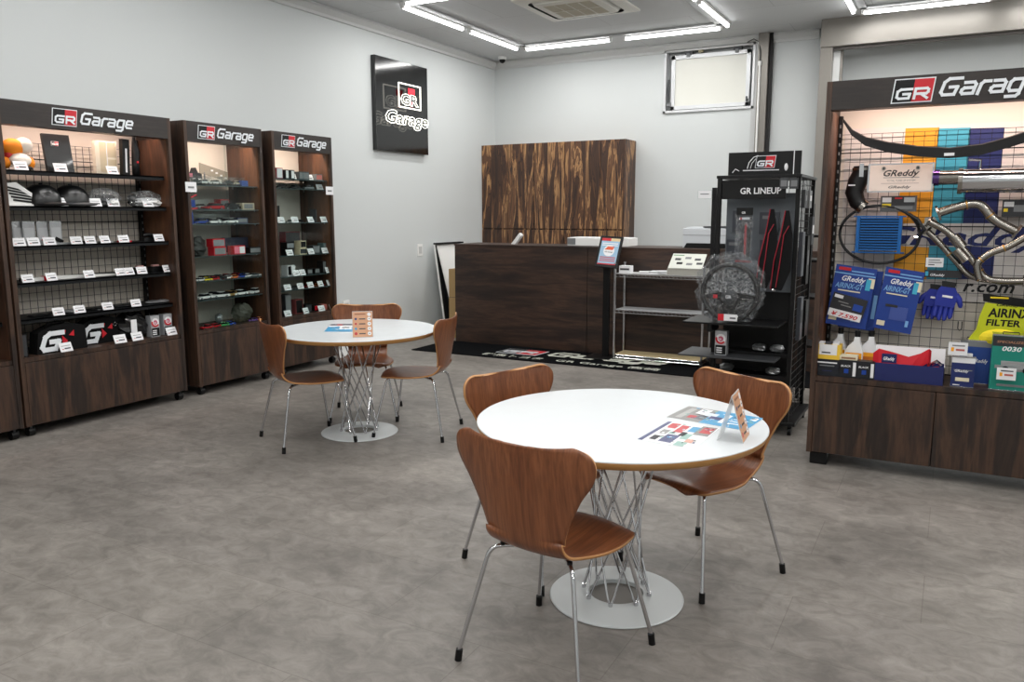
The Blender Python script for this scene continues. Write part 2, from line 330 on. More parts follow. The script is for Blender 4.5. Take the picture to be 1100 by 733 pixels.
# air conditioner cassette
ac = thing('air_conditioner', 'white four-way ceiling cassette air conditioner inside the light ring', 'air conditioner', (-3.60,8.04,ZC))
ACW = M('ac_white', (214,212,204), .45)
def rring(mb, h0, h1, r0, r1, z0, z1, m, n=8):
    def rr(h, r): return [((1 if sx>0 else -1)*(h-r)+r*math.cos(a), (1 if sy>0 else -1)*(h-r)+r*math.sin(a)) for sx, sy, q in ((1,1,0),(-1,1,1),(-1,-1,2),(1,-1,3)) for a in [q*PI/2 + PI/2*i/n for i in range(n+1)]]
    A, B = rr(h0, r0), rr(h1, r1); N = len(A)
    mb.add([(x,y,z0) for x,y in A]+[(x,y,z1) for x,y in B], [(i,(i+1)%N,N+(i+1)%N,N+i) for i in range(N)], m)
f = MB(); rring(f,.51,.51,.01,.01,0,-.02,ACW); rring(f,.51,.40,.01,.1,-.02,-.035,ACW); rring(f,.40,.40,.1,.1,-.035,-.01,BK); f.build('frame', ac, smooth='auto')
f = MB(); rring(f,.37,.345,.08,.07,-.01,-.045,ACW); rring(f,.345,.26,.07,.005,-.045,-.05,ACW); f.build('panel', ac, smooth='auto')
MB().box(-.4,.4,-.4,.4,-.012,-.006,BK).build('outlet', ac)
f = MB(); f.box(-.26,.26,-.26,.26,-.052,-.048,M('ac_grille',(176,168,148),.6))
for i in range(3):
    t = -.13+.13*i; f.box(t-.004,t+.004,-.26,.26,-.056,-.052,ACW)
f.box(-.26,.26,-.004,.004,-.056,-.052,ACW); f.build('grille', ac)
# ------------------------------------------------------------------ ceiling lights
TUBE = M('lit_tube', (255,255,255), .5, emit=9.0)
def tube_light(x, y, alongx, label, L=1.2):
    t = thing('ceiling_light', label, 'light', (x,y,ZC), 0 if alongx else PI/2, 'linear tube lights in ceiling rings')
    MB().box(-L/2,L/2,-.028,.028,-.03,0,W_).box(-L/2,-L/2+.03,-.02,.02,-.06,-.03,W_).box(L/2-.03,L/2,-.02,.02,-.06,-.03,W_).build('housing', t, bevel=.003)
    MB().cyl((-L/2+.03,0,-.045),(L/2-.03,0,-.045),.018,TUBE,12).build('tube', t, smooth='auto')
    ld = bpy.data.lights.new('tube_glow', 'AREA'); ld.shape = 'RECTANGLE'; ld.size = L-.06; ld.size_y = .04; ld.energy = TUBE_W; ld.color = (1,.985,.96)
    lo = bpy.data.objects.new('tube_glow', ld); COL.objects.link(lo); lo.parent = t; lo.location = (0,0,-.068)
    return t
RAIL = M('light_rail', (168,170,171), .5)
def ring(x0, x1, y0, y1, where, n):
    f = MB()
    for a in ((x0+.06,x0+.13,y0+.06,y1-.06),(x1-.13,x1-.06,y0+.06,y1-.06),(x0+.06,x1-.06,y0+.06,y0+.13),(x0+.06,x1-.06,y1-.13,y1-.06)): f.box(*a,ZC-.02,ZC-.0005,RAIL)
    tag(f.build('light_rail', bevel=.002), 'thin grey square ceiling track just inside '+where+' tube light ring', 'track')
    dx, dy = (x1-x0)/4, (y1-y0)/4
    for i, s in enumerate(('left','right')):
        tube_light(x0+dx*(1+2*i), y1, True, f'lit white tube, {s} half of the back side of {where} ring')
        tube_light(x0+dx*(1+2*i), y0, True, f'lit white tube, {s} half of the front side of {where} ring')
        tube_light(x0, y0+dy*(1+2*i), False, f'lit white tube, {("nearer","farther")[i]} half of the left side of {where} ring')
        tube_light(x1, y0+dy*(1+2*i), False, f'lit white tube, {("nearer","farther")[i]} half of the right side of {where} ring')
ring(-5.13,-2.42,7.03,9.66,"the left rear",0)
ring(-1.10,1.58,7.03,9.66,"the right rear",1)
ring(2.6,4.9,7.03,9.66,"the far right",2)
ring(-4.6,-1.9,2.7,5.3,"the left middle",3)
ring(-.3,2.4,2.7,5.3,"the right middle",4)
ring(-3.6,-.9,-1.4,1.1,"the left front",5)
ring(.6,3.3,-1.4,1.1,"the right front",6)
# ================================================================== WALL SIGN
SY0 = atx(403.4,100,XL+.06).y
sg = thing('neon_sign', 'black glossy square wall sign with glowing badge and outline lettering', 'sign', (XL, SY0, 2.25), PI/2)
SWD = atx(459.2,100,XL+.06).y - SY0
GBLK = M('gloss_black', (8,9,11), .1, spec=.7)
MB().box(0,SWD,-.06,-.0,0,1.05,GBLK).build('panel', sg, bevel=.004)
NEON = M('neon_white', (255,252,240), .4, emit=2.2); NRED = M('neon_red', (235,30,50), .4, emit=.7)
Y = -.17
def sp(px, py): p = atx(px, py, XL+.17); return p.y-SY0, p.z-2.25
f = MB(); X0,_ = sp(428.5,103); X1,_ = sp(451.5,103); _,Z0 = sp(440,116.5); _,Z1 = sp(440,91.5)
f.tube([(X0,Y,Z0),(X1,Y,Z0),(X1,Y,Z1),(X0,Y,Z1)], .009, NEON, 6, closed=True)
f.text('GR', X0+.035, Z0+.035, .17, Y, NEON, .03, 0, width=X1-X0-.07, outline=.018); f.build('badge_tubes', sg)
w_ = X1-X0; h_ = Z1-Z0
MB().box(X0+.5*w_,X0+.8*w_,Y+.02,Y+.024,Z0+.62*h_,Z0+.88*h_,NRED).box(X0+.6*w_,X0+.7*w_,Y+.02,Y+.024,Z0+.1*h_,Z0+.3*h_,NRED).build('red_plate', sg)
f = MB(); X2,_ = sp(414,125); X3,_ = sp(459.8,125); _,Z2 = sp(437,134)
f.text('Garage', X2, Z2, .2, Y, NEON, .03, .2, width=X3-X2, outline=.018); f.build('word_tubes', sg)
for x,z in ((X0+.04,Z0+.04),(X1-.03,Z1-.04),(X2+.05,Z2+.05),(X3-.12,Z2+.05)): MB().cyl((x,-.06,z),(x,Y,z),.005,ACR,8).build('standoff', sg)
# ================================================================== WALL CABINET + COUNTER
def zebra():
    m = bpy.data.materials.new('zebrano_veneer'); m.use_nodes = True; nt = m.node_tree; b = nt.nodes['Principled BSDF']; L = nt.links.new
    tc = nt.nodes.new('ShaderNodeTexCoord'); mp = nt.nodes.new('ShaderNodeMapping'); mp.inputs['Scale'].default_value = (10,4,.95)
    n = nt.nodes.new('ShaderNodeTexNoise'); n.inputs['Scale'].default_value = 1; n.inputs['Detail'].default_value = 5; n.inputs['Distortion'].default_value = 1.2; n.inputs['Roughness'].default_value = .55
    r = nt.nodes.new('ShaderNodeValToRGB'); r.color_ramp.interpolation = 'LINEAR'; e = r.color_ramp.elements
    pts = [(.30,(46,33,28)),(.42,(72,48,34)),(.455,(40,28,24)),(.475,(98,66,44)),(.515,(84,56,39)),(.53,(160,118,78)),(.565,(176,136,92)),(.58,(84,56,40)),(.64,(112,78,52)),(.70,(50,36,30))]
    while len(e) < len(pts): e.new(.5)
    for i,(p,c) in enumerate(pts): e[i].position = p; e[i].color = srgb(c)
    L(tc.outputs['Object'], mp.inputs[0]); L(mp.outputs[0], n.inputs['Vector']); L(n.outputs['Fac'], r.inputs[0]); L(r.outputs[0], b.inputs['Base Color']); b.inputs['Roughness'].default_value = .45
    return m
ZEB = zebra()
wc = thing('wall_cabinet', 'tall zebra-grain wooden cupboard standing behind the reception counter', 'cabinet', (XL+.005,10.05,0))
MB().box(0,2.15,.02,YB-10.052,.0,2.47,ZEB).build('body', wc, bevel=.003)
for a,b_ in ((.0,.42),(.42,.83),(.83,1.29),(1.29,1.81),(1.81,2.15)):
    MB().box(a+.003,b_-.003,0,.02,1.315,2.468,ZEB).build('door', wc, bevel=.002)
    MB().box(a+.003,b_-.003,0,.02,.05,1.295,ZEB).build('door', wc, bevel=.002)
ct = thing('reception_counter', 'long dark wood reception counter on black carpet', 'counter', (-5.17,8.1,0))
MB().box(0,1.70,0,.02,.0,1.15,CTRW).build('front_panel', ct, bevel=.002)
MB().box(1.706,4.4,0,.02,.0,1.15,CTRW).build('front_panel', ct, bevel=.002)
MB().box(0,4.4,.02,.55,0.005,1.14,CTRW).build('body', ct)
MB().box(-.005,4.405,-.004,.56,1.15,1.168,CTRW).build('worktop', ct, bevel=.002)
MAT = M('black_carpet', (6,7,10), .95, bump=.6, bscale=500, spec=.1)
cpt = thing('door_mat', 'long black carpet mat with badge and lettering along the counter', 'mat', (0,0,0))
MB().box(-5.28,-1.0,7.34,8.098,.0005,.008,MAT).build('carpet', cpt)
ft = lambda mb, X: setattr(mb, 'X', X)
f = MB(); f.X = Matrix.Translation((-4.32,7.62,.0125)) @ Matrix.Rotation(-PI/2,4,'X')
PALE = M('carpet_pale', (196,198,186), .9)
f.emblem(0,0,.26,0,word=False,wfac=1.75)
f.strokes('Garage', .56, .05, .25, -.002, PALE, 1.3, .2, .2)
f.build('badge', cpt)
f = MB(); f.X = Matrix.Translation((-4.32,7.43,.0125)) @ Matrix.Rotation(-PI/2,4,'X')
f.text('群馬トヨタ', -.1, 0, .13, 0, PALE, .01, 0, width=.72); f.build('lettering', cpt)
f = MB(); f.X = Matrix.Translation((-4.32,7.43,.0125)) @ Matrix.Rotation(-PI/2,4,'X'); f.text('GR Garage 高崎', .78, 0, .13, 0, PALE, .01, 0, width=1.12)
f.build('lettering', cpt)
# things on the counter
f = MB(); t = thing('laser_printer', 'pale grey printer standing on the counter behind the mesh rack', 'printer', (-2.46,8.24,1.169))
PRN = M('printer_white', (206,210,214), .4)
MB().box(0,.5,0,.36,.0,.20,PRN).box(.02,.48,.05,.35,.20,.212,PRN).box(.2,.5,.02,.36,.212,.222,DGREY).build('body', t, bevel=.008)
MB().prism([(.02,.002),(.46,.002),(.44,.05),(.05,.05)],-.03,.0,BK).build('paper_slot', t)
MB().box(.0,.5,-.003,.0,.13,.134,GREY).build('seam', t)
t = thing('document_tray', 'low white tray on the counter behind the tablet stand', 'tray', (-3.80,8.3,1.169))
MB().box(0,.72,0,.3,0,.085,W_).box(.0,.1,-.004,0,.01,.08,GREY).build('body', t, bevel=.005); MB().box(.02,.7,.02,.28,.085,.09,CARD).build('paper', t)
f = MB(); f.X = Matrix.Translation((-4.55,8.35,1.17)) @ Matrix.Rotation(math.radians(40),4,'Y'); f.box(0,.045,0,.06,0,.17,W_)
tag(f.build('phone_handset', bevel=.008), 'white handset leaning up behind the counter top', 'phone')
# A-board and cardboard behind counter end
ab = thing('folding_board', 'folding white board with shaded inside painted black, leaning beside the counter', 'board', (-5.66,8.66,0))
def slab(p0, p1, y0, y1, th, m): 
    f = MB(); f.prism([p0,(p0[0]+th,p0[1]),(p1[0]+th,p1[1]),p1], y0, y1, m); return f
slab((-.03,0),(-.19,1.13),0,.62,.02,W_).build('panel', ab)
slab((-.008,0),(-.168,1.12),.01,.61,.006,BKM).build('shaded_face', ab)  # black face carries the shade inside the folded board
slab((.14,0),(-.165,1.12),.03,.6,.018,W_).build('panel', ab)
MB().prism([(-.19,1.13),(-.12,1.13),(-.12,1.15),(-.19,1.15)],0,.62,BKM).build('hinge_cap', ab)
f = MB(); f.prism([(-.00,.0),(.13,.0),(-.165,1.11)],.1,.104,BKM); f.build('shade_wedge', ab)  # black sheet standing in for the shade between the two panels
tag(MB().box(-5.42,-5.2,8.35,8.75,0.0005,.85,M('cardboard',(176,146,100),.8)).box(-5.421,-5.2,8.349,8.35,.5,.505,INK).build('cardboard_box', bevel=.004), 'tall tan cardboard box behind the left end of the counter', 'box')
# poster stand
ps = thing('poster_stand', 'black floor stand with tilted framed poster before the counter', 'stand', (-3.15,7.86,.008))
MB().box(-.19,.10,-.16,.14,0,.018,BK).build('base', ps, bevel=.004)
MB().box(-.035,.035,.0,.03,.018,1.02,BK).build('pole', ps, bevel=.002)
TR = Matrix.Translation((.04,-.03,1.12)) @ Matrix.Rotation(math.radians(-22),4,'X') @ Matrix.Rotation(math.radians(3),4,'Y')
f = MB(); f.X = TR; f.box(-.125,.125,-.012,.01,-.17,.17,BK); f.build('frame', ps, bevel=.003)
f = MB(); f.X = TR; PP = M('poster_blue',(150,186,212),.4)
f.box(-.1,.1,-.0135,-.012,-.14,.145,PP); f.box(-.1,.0,-.0145,-.0135,.115,.145,RED); f.box(0,.1,-.0145,-.0135,.115,.145,M('poster_cream',(222,196,150),.5))
f.cyl((0,-.0145,.01),(0,-.0135,.01),.06,CARD,20); f.prism([(-.05,.02),(.04,.02),(.055,.055),(-.02,.055)],-.0155,-.0145,M('poster_orange',(220,90,50),.5))
f.text('GR Garage',-.045,-.01,.02,-.0155,INK,.02,0,width=.09)
for z in (.09,.07): f.box(-.085,.085,-.0145,-.0135,z-.006,z+.004,CARD)
for z in (-.06,-.08,-.1): f.box(-.085,.085,-.0145,-.0135,z-.006,z+.004,M('poster_rose',(190,90,96),.5))
f.box(-.1,.1,-.0145,-.0135,-.14,-.128,RED); f.build('poster', ps)
# ------------------------------------------------------------------ chrome wire shelf
ws = thing('wire_shelf', 'low three-tier chrome wire shelf standing against the counter', 'shelf', (-3.02,7.78,.008))
for x in (0,.92):
    for y in (0,.28):
        f = MB(); f.cyl((x,y,.0),(x,y,1.0),.0125,CHROME,10); f.cyl((x,y,0),(x,y,.02),.018,BK,10); f.cyl((x,y,1.0),(x,y,1.012),.014,GREY,10); f.build('post', ws, smooth='auto')
for i, z in enumerate((.06,.53,.90)):
    f = MB()
    for zz in (z, z-.028):
        for a,b_ in (((0,0),(.92,0)),((0,.28),(.92,.28)),((0,0),(0,.28)),((.92,0),(.92,.28))): f.cyl((*a,zz),(*b_,zz),.0035,CHROME,6)
    for y in (0,.28):
        n = 46; f.tube([(.02*k, y, z-.028*(k%2)) for k in range(n+1)], .002, CHROME, 4)
    for k in range(1,32): f.cyl((.92*k/32,0,z+.003),(.92*k/32,.28,z+.003),.0018,CHROME,4)
    f.build('shelf', ws)
    sm = [M('shelf_liner_tan',(190,172,132),.6), M('shelf_liner_grey',(188,190,192),.35), M('shelf_liner_pale',(196,196,196),.4)][i]
    MB().box(.01,.91,.008,.272,z+.005,z+.009,sm).build('liner', ws)
WS = Vector((-3.02,7.78,.008))
def on(o, p, rz=0): o.location = p; o.rotation_euler = (0,0,rz); return o
tag(on(MB().box(0,.12,0,.09,0,.075,CARD).box(.01,.11,-.001,0,.03,.05,INK).build('name_card_box', bevel=.003), WS+Vector((.03,.03,.91))), 'small white box at left end of the chrome shelf top', 'box')
for i,(x,y,w_,d,r) in enumerate(((.24,.05,.2,.14,.1),(.33,.08,.24,.15,-.2),(.45,.04,.2,.14,.3))):
    f = MB()
    for k in range(3): f.X = Matrix.Rotation(r+.12*k,4,'Z'); f.box(0,w_,0,d,.006*k,.006*k+.005,(CARD,SILV,CARD)[k])
    tag(on(f.build('paper_stack'), WS+Vector((x,y,.91+.006*i)), 0), ('loose white leaflets beside the small box on the chrome shelf','spread of pale leaflets in the middle of the chrome shelf top','curled pale leaflets next to the magazine pile on the chrome shelf')[i], 'leaflets')
f = MB(); f.box(0,.36,0,.24,0,.06,M('mag_side',(170,168,160),.6)); f.X = Matrix.Translation((0,.0,.06)) @ Matrix.Rotation(math.radians(38),4,'X')
f.box(.01,.35,0,.22,0,.01,M('mag_cover',(206,208,200),.4)); f.box(.02,.13,.19,.2,.01,.011,M('mag_green',(60,130,70),.4))
for k,(x,y) in enumerate(((.05,.12),(.15,.14),(.25,.12),(.08,.06),(.18,.05),(.28,.06))): f.box(x,x+.06,y,y+.03,.01,.011,(DGREY,GREY,INK,BK,GREY,DGREY)[k])
tag(on(f.build('magazine_pile'), WS+Vector((.54,.02,.911))), 'pile of car magazines propped at right of the chrome shelf top', 'magazines')
# ================================================================== CHAIRS
WALN = wood('walnut_ply', [(104,58,34),(122,71,42),(138,84,52),(112,64,38)], (6,.35,1), .3, 'UV', 5, spec=.5)
PLY = M('ply_edge', (186,134,84), .5)
def lerp(a,b,t): return a+(b-a)*t
def cr(P, t):
    n = len(P)-1; s = min(int(t*n), n-1); u = t*n-s
    p = [P[max(s-1,0)], P[s], P[s+1], P[min(s+2,n)]]
    return tuple(.5*((2*p[1][k])+(-p[0][k]+p[2][k])*u+(2*p[0][k]-5*p[1][k]+4*p[2][k]-p[3][k])*u*u+(-p[0][k]+3*p[1][k]-3*p[2][k]+p[3][k])*u**3) for k in range(len(p[0])))
# (y forward, z, halfwidth, side curl)
PROF = [(-.258,.830,.198,.034),(-.258,.826,.226,.038),(-.257,.815,.249,.042),(-.256,.797,.264,.046),(-.254,.775,.269,.048),(-.250,.745,.266,.046),(-.245,.71,.250,.042),(-.240,.67,.222,.037),(-.232,.62,.196,.032),
        (-.224,.565,.170,.027),(-.213,.51,.153,.022),(-.195,.463,.150,.016),(-.155,.434,.152,.010),(-.10,.426,.168,.004),(-.03,.426,.200,.0),(.05,.430,.214,-.006),(.12,.436,.212,-.012),(.18,.440,.200,-.018),(.215,.436,.170,-.02),(.235,.426,.115,-.022)]
def chair_shell():
    NR, NC = 76, 24; vs=[]; fs=[]; uvs=[]
    for i in range(NR+1):
        for j in range(NC+1):
            s = i/NR; t = -1+2*j/NC
            ss = s
            y,z,hw,cu = cr(PROF, min(max(ss,0),1))
            k = math.copysign(abs(t)**.92, t)
            x = hw*k
            if s < .55: yy = y + cu*(t*t); zz = z - .015*(1-t*t)*max(0, 1-s/.3)
            else: yy = y; zz = z + cu*(t*t)*1.0
            if s > .9: yy -= .02*(abs(t)**3)*(s-.9)/.1
            vs.append((x,yy,zz)); uvs.append((x*3, s*3))
    for i in range(NR):
        for j in range(NC):
            a = i*(NC+1)+j; fs.append((a,a+1,a+NC+2,a+NC+1))
    me = bpy.data.meshes.new('seat_shell'); me.from_pydata(vs,[],fs); me.materials.append(WALN); me.materials.append(PLY)
    ul = me.uv_layers.new(name='UVMap')
    for p in me.polygons:
        p.use_smooth = True
        for li in p.loop_indices: ul.data[li].uv = uvs[me.loops[li].vertex_index]
    me.update(); return me
shell_me = chair_shell()
def make_chair(label, group):
    t = thing('dining_chair', label, 'chair', (0,0,0), 0, group)
    o = bpy.data.objects.new('seat_shell', shell_me); COL.objects.link(o); o.parent = t
    md = o.modifiers.new('s','SOLIDIFY'); md.thickness = .011; md.offset = 0; md.material_offset_rim = 1
    for sx in (-1,1):
        for sy in (-1,1):
            f = MB(); zt = .402 if sy > 0 else .398
            A = Vector((.03*sx, .03*sy+.0, .408)); B = Vector((.165*sx,.165*sy,zt+.012)); C = Vector((.245*sx,.245*sy,.03))
            pts = [A, A.lerp(B,.5), B - (B-A).normalized()*.035]
            c0 = pts[-1]; c2 = B + (C-B).normalized()*.04
            for k in range(1,7):
                u = k/6; pts.append(c0*(1-u)**2 + B*2*u*(1-u) + c2*u*u)
            pts.append(C); f.tube(pts, .0075, CHROME, 10)
            leg = f.build('leg', t, smooth='auto')
            g = MB(); d = (C-B).normalized(); g.cyl(C-d*.012, Vector((.2465*sx,.2465*sy,.0005)), .0125, BK, 12); g.build('foot_cap', leg, smooth='auto')
    f = MB(); f.cyl((0,0,.392),(0,0,.420),.045,BK,20); f.box(-.09,.09,-.01,.01,.396,.406,CHROME); f.build('mounting_hub', t, smooth='auto')
    for sx in (-1,1):
        for sy in (-1,1): MB().cyl((.135*sx,.135*sy,.412),(.135*sx,.135*sy,.422),.009,BK,10).build('rubber_pad', t)
    return t
def dup(o):
    c = o.copy(); COL.objects.link(c)
    for ch in [q for q in COL.objects if q.parent == o]:
        d = ch.copy(); COL.objects.link(d); d.parent = c
        for g in [q for q in COL.objects if q.parent == ch]:
            e = g.copy(); COL.objects.link(e); e.parent = d
    return c
CH = [(-1.12,2.39,82,'walnut shell chair at near table, its back toward the camera, nearest of all','chairs around the near round table'),
      (-1.508,3.055,-19,'walnut shell chair at left side of near table, only its top showing','chairs around the near round table'),
      (-.87,3.32,242,'walnut shell chair at right side of near table, beside the mesh rack','chairs around the near round table'),
      (-3.78,4.03,62,'walnut shell chair at left of far table, before the glazed cabinets','chairs around the far round table'),
      (-3.23,4.56,197,'walnut shell chair at right of far table, facing left','chairs around the far round table'),
      (-3.86,4.77,-57,'walnut shell chair behind far table, facing the camera','chairs around the far round table')]
base_chair = None
for x,y,a,l,g in CH:
    if base_chair is None: base_chair = make_chair(l, g); o = base_chair
    else: o = dup(base_chair); o['label'] = l; o['group'] = g
    o.location = (x,y,0); o.rotation_euler = (0,0,math.radians(a-90))
# ================================================================== TABLES
LAM = M('white_laminate', (215,220,223), .25, spec=.5); EDGE = M('table_ply_edge', (176,128,72), .5); BASEW = M('table_base_white', (206,211,212), .35)
def make_table(label):
    t = thing('round_table', label, 'table', (0,0,0), 0, 'round tables with wire bases'); R = .557
    MB().lathe([(0,.734),(R-.002,.734),(R,.732),(R,.7295)], LAM, 96).build('tabletop', t, smooth='auto')
    MB().lathe([(R,.7295),(R+.0005,.727),(R-.006,.709),(R-.014,.703),(0,.703)], EDGE, 96).build('edge_band', t, smooth='auto')
    MB().lathe([(0,.702),(.2,.702),(.2,.694),(.18,.690),(0,.690)], BKM, 48).build('mounting_plate', t, smooth='auto')
    for i in range(8):
        f = MB(); a = 2*PI*i/8+.2
        p0 = Vector((.132*math.cos(a),.132*math.sin(a),.028))
        for s in (-1,1):
            b = a + s*math.radians(112); q = Vector((.185*math.cos(b),.185*math.sin(b),.692))
            o = Vector((-math.sin(a)*s*.008, math.cos(a)*s*.008, .008))
            f.tube([p0-Vector((0,0,.004)), p0+o*.6, p0+o+(q-p0)*.02, q], .0042, CHROME, 8)
        f.cyl(p0-Vector((0,0,.012)), p0+Vector((0,0,.006)), .009, CHROME, 10)
        f.build('wire_strut', t, smooth='auto')
    f = MB(); f.lathe([(.266,.0005),(.268,.004),(.264,.008),(.15,.018),(.112,.022),(.108,.02),(.108,.0005)], BASEW, 72); f.build('base', t, smooth='auto')
    MB().lathe([(.108,.004),(.0,.004)], M('base_hole_grey',(112,108,102),.5), 48).build('base_inner', t)
    return t
NT, FT = Vector((-1.09,2.885,0)), Vector((-3.59,4.35,0))
t1 = make_table('near white round table with chrome wire base and plywood edge'); t1.location = NT
t2 = dup(t1); t2['label'] = 'far white round table with chrome wire base before the glazed cabinets'; t2.location = FT
# leaflets
TZ = .7345
def leaflet(px, cells, label, th=.0012, base=CARD):
    P = [atz(*p, TZ) for p in px]     # left, back, right, front corners
    o = (P[0]+P[2])/2; f = MB()
    def q(u0,u1,v0,v1,z,m):
        g = lambda u,v: (P[0]*(1-u)*(1-v)+P[3]*u*(1-v)+P[2]*u*v+P[1]*(1-u)*v) - o
        a = [g(u0,v0),g(u1,v0),g(u1,v1),g(u0,v1)]
        f.add([(p.x,p.y,z) for p in a]+[(p.x,p.y,z+.0003) for p in a], [(0,1,2,3),(7,6,5,4),(0,4,5,1),(1,5,6,2),(2,6,7,3),(3,7,4,0)], m)
    q(0,1,0,1,0,base)
    for c_ in cells: q(*c_[:4], .0004+.0001*(c_[5] if len(c_)>5 else 0), c_[4])
    rr_ = random.Random(len(label))
    for i in range(46):
        u, v = rr_.uniform(.08,.93), rr_.uniform(.05,.93); q(u, u+rr_.uniform(.015,.06), v, v+rr_.uniform(.012,.05), .00075+i*.000004, rr_.choice((CARD,CARD,CARD,LG,LN,INK,LT,LB)))
    tag(f.build('leaflet', loc=(o.x,o.y,TZ)), label, 'leaflet')
LB = M('leaflet_blue',(60,150,196),.35); LG = M('leaflet_grey',(132,132,130),.35); LN = M('leaflet_navy',(52,60,110),.35); LR = M('leaflet_red',(190,50,56),.35); LT = M('leaflet_green',(140,176,168),.35); LS = M('leaflet_skin',(206,150,130),.35)
leaflet([(716,448),(740,436.5),(820,449.6),(800.7,463)],
  [(.0,.42,0,1,LG),(.42,1,0,1,LB),(.08,.16,.1,.9,M('lg2',(168,168,166),.35),1),(.22,.36,.55,.95,CARD,1),(.2,.3,.2,.4,LR,1),(.3,.42,.2,.5,M('lg3',(92,92,104),.35),1),(.36,.5,.45,.75,M('lcar',(210,220,230),.3),1),(.44,.6,.35,.55,LN,2),(.6,.66,.2,.8,CARD,1),(.72,.9,.55,.6,CARD,1),(.72,.9,.4,.45,CARD,1),(.72,.9,.25,.3,CARD,1),(.92,.97,.7,.9,CARD,1)],
  'blue and grey car leaflet lying on near table beside the tent card')
leaflet([(685,472),(718,453),(773,460),(745,483)],
  [(0,.08,0,1,LN),(.12,.3,.7,.95,LR),(.14,.26,.1,.3,INK),(.14,.28,.4,.6,LG),(.34,.5,.55,.9,LR,1),(.32,.55,.08,.42,LN),(.3,.4,.45,.55,LT),(.55,.7,.65,.9,LB),(.58,.72,.3,.55,LT),(.62,.8,.02,.2,LT),(.72,.86,.2,.35,LS),(.7,.98,.55,.98,LG),(.76,.96,.66,.92,LR,1),(.5,.6,.42,.6,INK)],
  'colourful collage leaflet lying nearest the camera on near table')
leaflet([(348,356.5),(355.5,348.3),(385,348),(384,356.5)],
  [(0,1,0,.62,LB),(0,1,.78,1,M('lg3')),(.4,.8,.3,.72,CARD,1),(.48,.72,.42,.6,LG,2),(.25,.45,.8,.95,LR,1)],
  'blue leaflet lying on far table behind its tent card')
FROST = M('frosted_acrylic', (236,238,238), .3); FROST.node_tree.nodes['Principled BSDF'].inputs['Alpha'].default_value = .5
MENU = M('menu_tan', (206,156,122), .5)
def tent(loc, rz, label, h=.165, w_=.13, dep=.09):
    t = thing('tent_card', label, 'menu stand', loc, rz); th = math.atan2(dep/2, h); L_ = h/math.cos(th)
    for s in (-1,1):
        f = MB(); f.X = Matrix.Translation((0, s*dep/2, 0)) @ Matrix.Rotation(th*s,4,'X'); f.box(-w_/2,w_/2,-.0012,.0012,0,L_,FROST); f.build('acrylic_panel', t)
    f = MB(); f.X = Matrix.Translation((0,-dep/2,0)) @ Matrix.Rotation(-th,4,'X')
    f.box(-w_/2+.002,w_/2-.002,-.0022,-.0012,.003,L_-.003,MENU)
    for k,(m,r) in enumerate(((LR,.010),(LB,.008),(LR,.007),(LN,.008))):
        z = .025+.032*k; f.cyl((-.043,-.0028,z),(-.043,-.0022,z),r,m,12); f.box(-.022,.018,-.0028,-.0022,z-.004,z+.003,INK)
        f.cyl((.043,-.0028,z),(.043,-.0022,z),.012,CARD,16); f.box(.038,.048,-.0032,-.0028,z-.002,z+.002,INK)
    f.cyl((.043,-.0028,.15),(.043,-.0022,.15),.012,CARD,16); f.box(-.05,.02,-.0028,-.0022,.148,.156,M('menu_brown',(150,96,70),.5)); f.build('menu_print', t)
    return t
p = atz(784,474,TZ); tent((p.x-.0,p.y+.05,TZ), math.radians(93), 'tan drinks menu tent card standing on near table, seen edge on')
p = atz(390,362.5,TZ); tent((p.x-.025,p.y+.03,TZ), math.radians(39), 'tan drinks menu tent card standing on far table, facing the camera')
